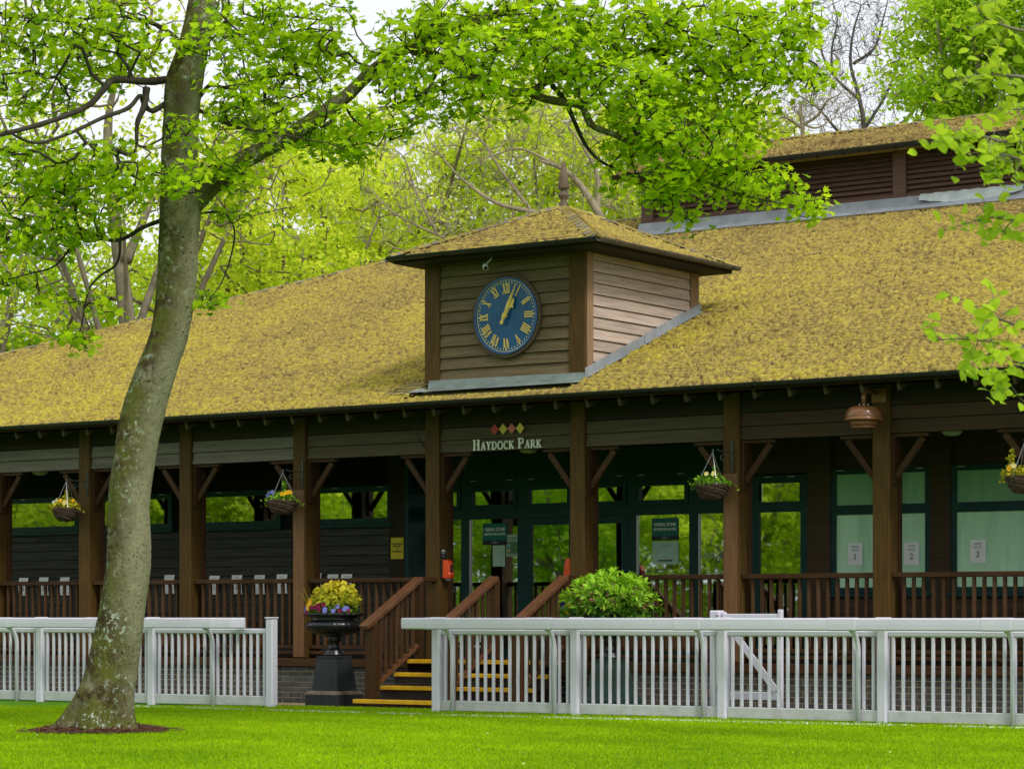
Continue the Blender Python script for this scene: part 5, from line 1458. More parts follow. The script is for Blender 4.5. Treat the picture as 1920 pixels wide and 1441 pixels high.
def fence(label, x0, x1, posts, necks, rail0, rail1, end_curve):
    f = empty('white_fence', ((x0+x1)/2, FY, 0), label, 'fence', 'white rail fences on the lawn edge')
    for px in posts:
        p = sbox('post', M['white'], f, px-0.062, px+0.062, FY-0.062, FY+0.062, -0.12, 1.165, 0.018)
        sbox('post_cap', M['white'], p, px-0.068, px+0.068, FY-0.068, FY+0.068, 1.166, 1.185, 0.008)
    for a, b in zip(posts[:-1], posts[1:]):
        xa, xb = a+0.063, b-0.063
        top = sbox('panel', M['white'], f, xa, xb, FY-0.024, FY+0.024, 0.965, 1.035, 0.016)
        sbox('bottom_rail', M['white_dirty'], top, xa, xb, FY-0.024, FY+0.024, 0.015, 0.150, 0.010)
        n = int(round((xb-xa)/0.119))
        for k in range(n):
            xx = xa+(xb-xa)*(k+0.5)/n
            sbox('picket', M['white'], top, xx-0.018, xx+0.018, FY-0.018, FY+0.018, 0.150, 0.966, 0.006)
    # running rail: a deep rounded section
    sec = [(-0.036, -0.070), (0.036, -0.070), (0.050, -0.056), (0.052, 0.0), (0.050, 0.058), (0.036, 0.072), (-0.036, 0.072), (-0.050, 0.058), (-0.052, 0.0), (-0.050, -0.056)]
    path = []
    if end_curve < 0:                  # the rail's free end bends back towards the fence
        path += [(rail0, RAIL_Y+0.13), (rail0+0.05, RAIL_Y+0.06), (rail0+0.16, RAIL_Y+0.015), (rail0+0.32, RAIL_Y)]
    else:
        path += [(rail0, RAIL_Y)]
    if end_curve > 0:
        path += [(rail1-0.75, RAIL_Y), (rail1-0.42, RAIL_Y+0.02), (rail1-0.16, RAIL_Y+0.09), (rail1, RAIL_Y+0.19)]
    else:
        path += [(rail1, RAIL_Y)]
    mb = MB(); n = len(sec); zc_ = 1.105
    for i, (x, y) in enumerate(path):
        a = Vector(path[max(i-1, 0)]); b = Vector(path[min(i+1, len(path)-1)]); d = (b-a).normalized(); s = Vector((-d.y, d.x))
        for (o, h) in sec: mb.v.append((x+s.x*o, y+s.y*o, zc_+h))
    for i in range(len(path)-1):
        for k in range(n):
            mb.f.append((i*n+k, (i+1)*n+k, (i+1)*n+(k+1) % n, i*n+(k+1) % n))
    mb.f += [tuple(range(n)), tuple(range((len(path)-1)*n, len(path)*n))[::-1]]
    rail = mb.build('running_rail', M['white'], f, bevel=0.004)
    for px in necks:                   # swan-necked brackets carrying the rail, each with a rail sleeve
        pts = [(px, FY-0.05, -0.10), (px, FY-0.05, 0.78)] + [(px-0.0, FY-0.05-0.21*(1-math.cos(t)), 0.78+0.27*math.sin(t)) for t in np.linspace(0.2, 1.45, 8)]
        MB().tube(pts, 0.029, 12).build('bracket', M['white'], f, smooth=True)
        mb = MB()
        for dx in (-0.25, 0.10):
            for (o, h) in sec: mb.v.append((px+dx, RAIL_Y+o*1.07, zc_+h*1.05))
        for k in range(n): mb.f.append((k, n+k, n+(k+1) % n, (k+1) % n))
        mb.f += [tuple(range(n)), tuple(range(n, 2*n))[::-1]]
        if rail0+0.4 < px-0.25 and px+0.10 < rail1-0.5: mb.build('rail_sleeve', M['white'], rail, bevel=0.003)
    return f


fence('white plastic rail fence left of the steps, behind the leaning tree', -32, -22.1, [-30.5, -28.4, -26.316, -24.204, -22.105], [-30.6, -28.6, -26.75, -24.93, -23.08], -31.0, -22.49, 1)
fence('long white plastic rail fence in front of the steps and right veranda', -19.5, -9.0, [-19.395, -17.316, -15.269, -13.212, -11.15, -9.1], [-19.13, -17.60, -15.51, -13.50, -11.64, -9.6], -19.80, -8.9, -1)

# the small gate standing open behind the fence
GY = 26.50
gx0, gx1 = -15.50, -14.70
g = empty('garden_gate', ((gx0+gx1)/2, GY, 0), 'small white gate with a diagonal brace, standing open behind the fence', 'gate')
sbox('hinge_post', M['white'], g, gx0-0.16, gx0-0.02, GY-0.05, GY+0.09, APRON_Z, 1.265, 0.015)
sbox('stile', M['white'], g, gx0, gx0+0.045, GY-0.025, GY+0.025, 0.13, 1.245, 0.008)
sbox('stile', M['white'], g, gx1-0.055, gx1, GY-0.028, GY+0.028, 0.10, 1.275, 0.008)
sbox('top_rail', M['white'], g, gx0+0.047, gx1-0.057, GY-0.022, GY+0.022, 1.14, 1.225, 0.006)
sbox('bottom_rail', M['white'], g, gx0+0.047, gx1-0.057, GY-0.022, GY+0.022, 0.22, 0.315, 0.006)
MB().bar((gx0+0.06, GY-0.028, 1.13), (gx1-0.07, GY-0.028, 0.33), 0.012, 0.085, (0, 0, 1)).build('diagonal_brace', M['white'], g, bevel=0.003)
for k in range(5):
    xx = gx0+0.13+k*0.125
    sbox('picket', M['white'], g, xx-0.018, xx+0.018, GY-0.018, GY+0.018, 0.316, 1.139, 0.006)
for zz in (0.30, 1.13):
    MB().tube([(gx0-0.045, GY-0.055, zz), (gx0-0.045, GY-0.055, zz+0.08)], 0.018, 8).tube([(gx0-0.045, GY-0.055, zz+0.03), (gx0+0.03, GY-0.03, zz+0.03)], 0.010, 6).build('hinge', M['steel'], g)

# ------------------------------------------------------------------ trees
def edges_mesh(A, B, ra, rb, sides, rnd, jit=0.08):
    """tapered three-ring tubes for all edges at once"""
    n = len(A); d = B-A; ln = np.linalg.norm(d, axis=1, keepdims=True); t = d/np.maximum(ln, 1e-6)
    ref = np.where(np.abs(t[:, 2:3]) < 0.9, np.array([[0, 0, 1.0]]), np.array([[1.0, 0, 0]]))
    s = np.cross(t, ref); s /= np.linalg.norm(s, axis=1, keepdims=True); u = np.cross(s, t)
    mid = (A+B)/2 + rnd.normal(0, 1, (n, 3))*ln*jit
    ang = np.arange(sides)*2*np.pi/sides
    c, w = np.cos(ang), np.sin(ang)
    rings = []
    for P, r in ((A, ra), (mid, (ra+rb)/2), (B, rb)):
        rings.append(P[:, None, :] + r[:, None, None]*(c[None, :, None]*s[:, None, :] + w[None, :, None]*u[:, None, :]))
    V = np.stack(rings, 1).reshape(-1, 3)
    base = np.arange(n)[:, None]*(3*sides)
    F = []
    for k in range(2):
        for j in range(sides):
            j2 = (j+1) % sides
            F.append(np.stack([base[:, 0]+k*sides+j, base[:, 0]+k*sides+j2, base[:, 0]+(k+1)*sides+j2, base[:, 0]+(k+1)*sides+j], 1))
    return V, np.concatenate(F)


def grow(nodes, nrad, pts, tip, power=0.42):
    """hang every point on the nearest node already reached; returns edge arrays"""
    nodes = np.asarray(nodes, float)
    d0 = np.sqrt(((pts[:, None, :]-nodes[None])**2).sum(-1)).min(1)
    pts = pts[np.argsort(d0)]
    allp = np.concatenate([nodes, pts]); nb = len(nodes)
    par = np.full(len(allp), -1)
    for i in range(nb, len(allp)):
        dd = ((allp[:i]-allp[i])**2).sum(1)
        dd = dd*(1+0.5*(allp[:i, 2] > allp[i, 2]+0.3))
        par[i] = int(np.argmin(dd))
    cnt = np.ones(len(allp))
    for i in range(len(allp)-1, nb-1, -1): cnt[par[i]] += cnt[i]
    rad = tip*cnt**power
    rad[:nb] = np.asarray(nrad)
    E = np.arange(nb, len(allp)); p = par[E]
    rp = np.minimum(rad[p]*0.85, tip*(cnt[E]+1)**power); rp = np.maximum(rp, tip)
    return allp[p], allp[E], rp, np.minimum(rad[E], rp), pts


def sample_poly(pts, rad, step):
    P = [np.array(pts[0], float)]; Rr = [rad[0]]
    for i in range(len(pts)-1):
        a, b = np.array(pts[i], float), np.array(pts[i+1], float); n = max(1, int(np.linalg.norm(b-a)/step))
        for k in range(1, n+1): P.append(a+(b-a)*k/n); Rr.append(rad[i]+(rad[i+1]-rad[i])*k/n)
    return P, Rr


def smooth_path(pts, rad, n=6):
    """Catmull-Rom through the points"""
    P = [np.array(p, float) for p in pts]; P = [2*P[0]-P[1]] + P + [2*P[-1]-P[-2]]
    out, ro = [], []
    for i in range(1, len(P)-2):
        for k in range(n):
            t = k/n
            out.append(0.5*((2*P[i])+(-P[i-1]+P[i+1])*t+(2*P[i-1]-5*P[i]+4*P[i+1]-P[i+2])*t*t+(-P[i-1]+3*P[i]-3*P[i+1]+P[i+2])*t**3))
            ro.append(rad[i-1]+(rad[i]-rad[i-1])*t)
    out.append(P[-2]); ro.append(rad[-1])
    return out, ro


def limb_mesh(mb, path, rad, sides, rnd, rough=0.05):
    p, r = smooth_path(path, rad)
    r = [x*(1+rnd.normal(0, rough)) for x in r]
    mb.tube([tuple(x) for x in p], r, sides)


def bg_tree(name, label, base, cz, rx, rz, natt, nleaf, lsize, lmat, tmat, seed, tr, group, lean=(0, 0), clump=1.0, fork=None, squash=1.0, tip=0.012, vbias=0.0):
    rnd = np.random.default_rng(seed)
    bx, by = base; z0 = APRON_Z-0.1
    root = empty(name, (bx, by, z0), label, 'tree', group)
    cen = np.array([bx+lean[0], by+lean[1], cz])
    top = cen + np.array([0, 0, rz*0.35])
    trunk = [(bx, by, z0), (bx+lean[0]*0.15+rnd.normal(0, .1), by+lean[1]*.15, z0+(cz-rz)*0.5), (bx+lean[0]*0.45, by+lean[1]*.45, cz-rz*0.8), tuple(cen+rnd.normal(0, .2, 3)), tuple(top)]
    trad = [tr*1.25, tr, tr*0.85, tr*0.5, tr*0.15]
    mb = MB(); limb_mesh(mb, trunk, trad, 10, rnd, 0.02)
    nodes, nr = sample_poly(trunk[1:], trad[1:], 0.5)
    nodes, nr = nodes[3:], nr[3:]
    for k in range(9):
        a = 2*math.pi*k/9+rnd.uniform(-.3, .3); f = rnd.uniform(0.05, 0.75)
        s = np.array(trunk[1])*(1-f)+np.array(trunk[3])*f if f < 0.5 else np.array(trunk[2])*(1-(f-.5)*2)+np.array(trunk[4])*(f-.5)*2
        e = cen + np.array([math.cos(a)*rx*0.72, math.sin(a)*rx*0.72*squash, rnd.uniform(-0.5, 0.65)*rz])
        m1 = s*0.6+e*0.4+np.array([0, 0, 0.35*rnd.uniform(.2, 1)*rx*0.4])
        rr0 = tr*rnd.uniform(0.35, 0.6)
        limb_mesh(mb, [tuple(s), tuple(m1), tuple(e)], [rr0, rr0*0.6, rr0*0.2], 7, rnd)
        pn, pr = sample_poly([s, m1, e], [rr0, rr0*.6, rr0*.2], 0.5); nodes += pn; nr += pr
    # points of the crown: clumps in an ellipsoid
    ncl = max(8, int(natt/14*clump))
    cl = rnd.normal(size=(ncl, 3)); cl /= np.linalg.norm(cl, axis=1, keepdims=True); cl *= (rnd.random((ncl, 1))**0.45)*np.array([rx, rx*squash, rz])
    pts = cen + cl[rnd.integers(0, ncl, natt)] + rnd.normal(0, 1, (natt, 3))*np.array([rx, rx*squash, rz*0.7])*0.13
    pts = pts[pts[:, 2] > 0.6]
    A, B, ra, rb, pts = grow(np.array(nodes), np.array(nr), pts, tip)
    V, F = edges_mesh(A, B, ra, rb, 4, rnd, 0.10)
    mb_v = len(mb.v)
    t_o = mb.build('trunk', tmat, root, smooth=True)
    tag(np_mesh('branches', V-np.array([bx, by, z0]), F, tmat, root, wm=Matrix.Translation(Vector((bx, by, z0)))), kind='stuff')
    if nleaf:
        per = np.repeat(np.arange(len(pts)), nleaf)
        P_ = pts[per] + rnd.normal(0, 1, (len(per), 3))*np.array([0.24, 0.24, 0.15])*max(1.0, rx/3.5)
        nrm = rnd.normal(size=P_.shape)*0.75 + np.array([0.25, -0.35, 0.75])
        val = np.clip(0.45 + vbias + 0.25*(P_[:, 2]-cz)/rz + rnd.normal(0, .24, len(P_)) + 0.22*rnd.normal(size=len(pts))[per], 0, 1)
        o = leaves_obj('crown', root, P_, nrm, rnd.uniform(0.7, 1.3, len(P_))*lsize, RHOMB, RHOMB_F, lmat, val, rnd, 0.3, org=(bx, by, z0))
    return root


def copy_tree(src, loc, rotz, label, scale=1.0, group=None):
    r = src.copy(); COL.objects.link(r); r.location = loc; r.rotation_euler = (0, 0, rotz); r.scale = (scale,)*3; r['label'] = label
    if group: r['group'] = group
    for ch in list(src.children):
        c = ch.copy(); COL.objects.link(c); c.parent = r; c.matrix_parent_inverse = ch.matrix_parent_inverse.copy()
    return r


GB = 'trees standing behind the pavilion'
bg_tree('spring_tree', 'grey forked tree with sparse yellow leaves behind the left roof slope', (-36.4, 38.9), 10.6, 4.6, 5.2, 520, 11, 0.133, M['spring'], M['bark_bg'], 101, 0.21, GB, (-0.6, 0), 1.0)
bg_tree('spring_tree', 'yellow-green tree at the far left edge behind the roof', (-45.2, 42.5), 8.6, 4.0, 5.0, 620, 19, 0.148, M['spring'], M['bark_bg'], 102, 0.24, GB)
bg_tree('spring_tree', 'bright lime tree low behind the left hip of the roof', (-47.8, 47.1), 7.2, 4.6, 4.2, 700, 29, 0.156, M['spring_green'], M['bark_bg'], 103, 0.22, GB)
bg_tree('spring_tree', 'leafy yellow tree filling the gap right of the leaning trunk', (-43.6, 51.5), 8.8, 4.4, 4.4, 800, 32, 0.156, M['spring'], M['bark_bg'], 104, 0.24, GB, vbias=.08)
bg_tree('spring_tree', 'yellow-green tree above the left hip, beside the turret roof', (-38.8, 46.3), 9.2, 3.6, 3.6, 760, 32, 0.140, M['spring'], M['bark_bg'], 105, 0.22, GB, vbias=.05)
bg_tree('spring_tree', 'tall sunlit yellow tree directly left of the finial', (-39.0, 52.0), 10.4, 4.3, 4.2, 900, 32, 0.156, M['spring'], M['bark_bg'], 106, 0.25, GB, vbias=.1)
bg_tree('spring_tree', 'yellow-green tree behind the finial on the turret', (-35.4, 52.5), 10.6, 3.8, 4.0, 820, 29, 0.148, M['spring'], M['bark_bg'], 107, 0.24, GB)
bg_tree('spring_tree', 'yellow-green tree between the finial and the louvred lantern', (-32.6, 53.5), 11.0, 3.4, 3.6, 700, 26, 0.148, M['spring'], M['bark_bg'], 108, 0.24, GB)
bg_tree('spring_tree', 'low lime tree just above the left end of the lantern roof', (-30.9, 57.5), 11.3, 3.4, 2.2, 560, 29, 0.148, M['spring'], M['bark_bg'], 109, 0.22, GB)
bg_tree('spring_tree', 'low lime tree above the middle of the lantern roof', (-28.6, 60.5), 11.8, 3.2, 2.3, 560, 29, 0.148, M['spring_green'], M['bark_bg'], 110, 0.22, GB, vbias=.1)
bg_tree('spring_tree', 'dense fresh green tree in the top right corner', (-21.9, 48.2), 12.0, 1.9, 3.9, 780, 42, 0.117, M['spring_green'], M['bark_bg'], 111, 0.24, GB)
bg_tree('spring_tree', 'green tree behind the beech sprays at the right edge', (-18.6, 47.5), 13.2, 2.8, 4.2, 700, 38, 0.117, M['spring_green'], M['bark_bg'], 112, 0.24, GB, vbias=.12)


def bare_tree(name, label, base, mat, limbs, ntw, seed, tr, spread):
    """leafless tree: given main limbs, fine twigs fanned round them"""
    rnd = np.random.default_rng(seed)
    bx, by = base; z0 = APRON_Z-0.1
    root = empty(name, (bx, by, z0), label, 'tree', GB)
    mb = MB(); nodes, nr = [], []
    for path, r0, r1 in limbs:
        rad = list(np.linspace(r0, r1, len(path)))
        limb_mesh(mb, path, rad, 7, rnd)
        sp, sr = smooth_path(path, rad, 5); nodes += sp; nr += sr
    mb.build('trunk', mat, root, smooth=True)
    nodes = np.array(nodes); nr = np.array(nr)
    hi = np.where(nr < tr*0.5)[0]
    src = nodes[rnd.choice(hi, ntw)]
    pts = src + rnd.normal(0, 1, (ntw, 3))*np.array(spread) + np.array([0, 0, spread[2]*0.6])
    A, B, ra, rb, _ = grow(nodes, nr, pts, 0.0055, 0.36)
    V, F = edges_mesh(A, B, ra, rb, 4, rnd, 0.12)
    # shoots from every point
    m = len(pts)*2; q = pts[rnd.integers(0, len(pts), m)]
    dirn = rnd.normal(0, .5, (m, 3))+np.array([0, 0, 0.7]); dirn /= np.linalg.norm(dirn, axis=1, keepdims=True)
    e = q + dirn*rnd.uniform(.25, .8, (m, 1))
    V2, F2 = edges_mesh(q, e, np.full(m, 0.0055), np.full(m, 0.003), 3, rnd, 0.10)
    o = np.array([bx, by, z0])
    tag(np_mesh('branches', V-o, F, mat, root, wm=Matrix.Translation(Vector(o))), kind='stuff')
    tag(np_mesh('twigs', V2-o, F2, mat, root, wm=Matrix.Translation(Vector(o))), kind='stuff')
    return root


bare_tree('bare_tree', 'leafless tree with pale arching twigs behind the turret roof', (-27.917, 43.931), M['twig_pale'], [([(-27.917, 43.931, 1.136), (-27.961, 43.9, 6.042), (-28.048, 43.839, 7.961), (-28.223, 43.717, 8.814), (-28.529, 43.503, 9.561), (-28.922, 43.228, 10.094), (-29.359, 42.922, 10.307)], 0.17, 0.03), ([(-28.136, 43.778, 8.495), (-28.66, 43.411, 8.921), (-29.359, 42.922, 9.241), (-30.058, 42.433, 9.454), (-30.67, 42.006, 9.988), (-31.107, 41.7, 10.627)], 0.08, 0.012), ([(-28.398, 43.594, 9.241), (-28.398, 43.594, 9.988), (-28.66, 43.411, 10.627), (-28.922, 43.228, 11.054)], 0.06, 0.01), ([(-28.66, 43.411, 8.921), (-29.447, 42.861, 8.601), (-30.321, 42.25, 8.495), (-31.02, 41.761, 8.814), (-31.719, 41.272, 9.241), (-32.156, 40.967, 9.774)], 0.06, 0.01), ([(-29.447, 42.861, 9.241), (-29.971, 42.495, 10.094), (-30.321, 42.25, 10.734), (-30.67, 42.006, 11.054)], 0.04, 0.008), ([(-28.136, 43.778, 8.708), (-27.611, 44.144, 9.241), (-27.262, 44.389, 9.774), (-27.087, 44.511, 10.307)], 0.05, 0.01), ([(-30.321, 42.25, 8.601), (-30.932, 41.822, 8.388), (-31.544, 41.395, 8.495), (-32.069, 41.028, 8.708)], 0.035, 0.008), ([(-28.922, 43.228, 10.094), (-29.621, 42.739, 10.521), (-30.058, 42.433, 10.414), (-30.495, 42.128, 10.201)], 0.035, 0.008), ([(-31.02, 41.761, 8.814), (-31.369, 41.517, 9.668), (-31.544, 41.395, 10.307), (-31.719, 41.272, 10.521)], 0.03, 0.008)], 520, 201, 0.2, (0.60, 0.60, 0.40))
bare_tree('bare_tree', 'leafless grey tree against the sky above the lantern roof', (-26.703, 52.101), M['twig_grey'], [([(-26.703, 52.101, 1.129), (-26.722, 52.087, 8.979), (-26.781, 52.046, 11.834), (-26.898, 51.964, 12.786), (-27.044, 51.862, 13.499), (-26.995, 51.896, 14.213), (-26.849, 51.998, 14.808)], 0.08, 0.014), ([(-26.781, 52.046, 12.072), (-26.41, 52.305, 12.786), (-26.215, 52.441, 13.38), (-26.069, 52.544, 13.975), (-26.02, 52.578, 14.689)], 0.04, 0.01), ([(-26.849, 51.998, 12.667), (-27.288, 51.692, 13.143), (-27.531, 51.521, 13.618), (-27.678, 51.419, 14.213), (-27.97, 51.215, 14.689)], 0.04, 0.01), ([(-26.995, 51.896, 13.499), (-26.605, 52.169, 13.856), (-26.459, 52.271, 14.451), (-26.362, 52.339, 14.927)], 0.04, 0.01), ([(-26.722, 52.087, 11.715), (-26.215, 52.441, 12.072), (-25.825, 52.714, 12.548), (-25.533, 52.919, 13.143)], 0.05, 0.012), ([(-27.385, 51.624, 13.262), (-27.385, 51.624, 13.856), (-27.288, 51.692, 14.451), (-27.385, 51.624, 14.927)], 0.035, 0.008), ([(-26.722, 52.087, 11.358), (-27.239, 51.726, 11.953), (-27.678, 51.419, 12.548), (-28.165, 51.078, 12.905)], 0.05, 0.01)], 420, 202, 0.12, (0.42, 0.42, 0.45))
bare_tree('bare_tree', 'leafless twisted shrub low above the lantern roof ridge', (-26.958, 49.481), M['twig_pale'], [([(-26.958, 49.481, 1.131), (-26.958, 49.481, 9.86), (-26.958, 49.481, 11.64), (-27.006, 49.449, 12.099), (-26.864, 49.547, 12.386)], 0.09, 0.02), ([(-26.958, 49.481, 11.697), (-27.288, 49.251, 11.927), (-27.476, 49.12, 11.755)], 0.04, 0.01), ([(-26.958, 49.481, 11.755), (-26.676, 49.679, 11.984), (-26.535, 49.778, 12.271), (-26.253, 49.975, 12.444)], 0.04, 0.01), ([(-27.006, 49.449, 11.812), (-26.723, 49.646, 11.697), (-26.441, 49.843, 11.869)], 0.035, 0.01)], 160, 203, 0.12, (0.35, 0.35, 0.25))

# trees across the lawn, behind the photographer's left shoulder: the windows mirror them
GR = 'trees across the lawn mirrored in the windows'
wt = bg_tree('willow_tree', 'yellow-green tree across the lawn mirrored in the entrance glass', (-44, -15), 5.2, 5.2, 5.2, 1000, 48, 0.195, M['spring'], M['bark_bg'], 301, 0.3, GR)
wt2 = bg_tree('lawn_tree', 'green tree across the lawn mirrored in the side door glass', (-37, -17), 5.6, 4.8, 5.6, 800, 42, 0.195, M['spring_green'], M['bark_bg'], 302, 0.3, GR)
for k, (x, y, s, src, w) in enumerate(((-52, -16, 1.05, wt2, 'right of the yellow notice'), (-59, -14, 1.0, wt, 'in the fourth small window'), (-66, -16, 1.1, wt, 'in the third small window'), (-73.5, -15, 1.0, wt, 'in the second small window'), (-81, -17, 1.15, wt, 'in the leftmost small window'), (-31, -18, 1.0, wt2, 'in the glass right of the doors'), (-48, -29, 1.3, wt2, 'far behind the entrance'), (-63, -30, 1.3, wt2, 'far behind the small windows'), (-78, -31, 1.35, wt, 'far behind the leftmost windows'))):
    copy_tree(src, (x, y, APRON_Z-0.1), 1.1*k+0.4, 'leafy tree across the lawn mirrored '+w, s, GR)

# ------------------------------------------------------------------ the leaning maple in front
rnd = np.random.default_rng(77)
TB = (-18.853, 19.568, 0.0)
maple = empty('maple_tree', TB, 'leaning grey maple with lichen-spotted trunk and spreading leafy boughs on the lawn', 'tree')
TR = [(-18.894, 19.54, 0.0, 0.402), (-18.862, 19.562, 0.176, 0.341), (-18.776, 19.622, 0.561, 0.27), (-18.677, 19.691, 1.222, 0.237), (-18.623, 19.729, 1.772, 0.228), (-18.623, 19.729, 2.323, 0.215), (-18.578, 19.761, 2.818, 0.215), (-18.51, 19.808, 3.259, 0.226), (-18.393, 19.89, 3.699, 0.217), (-18.271, 19.975, 4.139, 0.198), (-18.212, 20.016, 4.69, 0.204), (-18.199, 20.025, 5.13, 0.204), (-18.185, 20.035, 5.46, 0.215), (-18.194, 20.029, 5.901, 0.187), (-18.176, 20.041, 6.341, 0.182), (-18.149, 20.06, 6.727, 0.193), (-18.086, 20.104, 7.002, 0.165), (-18.032, 20.142, 7.277, 0.154), (-17.996, 20.167, 7.552, 0.143), (-17.942, 20.205, 8.048, 0.127), (-17.906, 20.23, 8.928, 0.099), (-17.77, 20.325, 10.029, 0.055)]
path, rad = smooth_path([t[:3] for t in TR], [t[3] for t in TR], 14)
n_s = 64
VV, SIDE = [], []
ii_, kk_ = np.meshgrid(np.arange(len(path)), np.arange(n_s), indexing='ij')
bump_n = 0.6*vnoise(ii_*1.0, kk_*1.0, 9.0, 71)+0.4*vnoise(ii_*1.0, kk_*1.0, 4.0, 72)
for i, (p, r) in enumerate(zip(path, rad)):
    z = p[2]
    for k in range(n_s):
        a = 2*math.pi*k/n_s
        flare = max(0.0, (0.75-z)/0.75)
        lobes = 1 + flare**1.6*(0.20*math.sin(5*a+0.6)+0.10*math.sin(3*a+2)) + 0.022*math.sin(3*a+z*2.1)+0.016*math.sin(7*a+z*5.0) + rnd.normal(0, .008) + 0.05*(float(bump_n[i, k])-0.5)
        VV.append((p[0]+r*lobes*math.cos(a), p[1]+r*lobes*math.sin(a), z + (0 if i else -0.05)))
        # moss keeps to the left (weather) side and the root flare
        left = -(math.cos(a)*math.cos(ALPHA)+math.sin(a)*math.sin(ALPHA))
        SIDE.append(min(1.0, max(0.0, 0.68+0.85*left+0.8*max(0, 1.0-z)+0.10*math.sin(z*3)+(-0.25 if 1.2 < z < 2.6 else 0.0))))
FF = []
for i in range(len(path)-1):
    for k in range(n_s):
        FF.append((i*n_s+k, i*n_s+(k+1) % n_s, (i+1)*n_s+(k+1) % n_s, (i+1)*n_s+k))
trunk_o = np_mesh('trunk', np.array(VV)-np.array(TB), np.array(FF), M['bark_maple'], maple, {'side': SIDE}, True, Matrix.Translation(Vector(TB)))
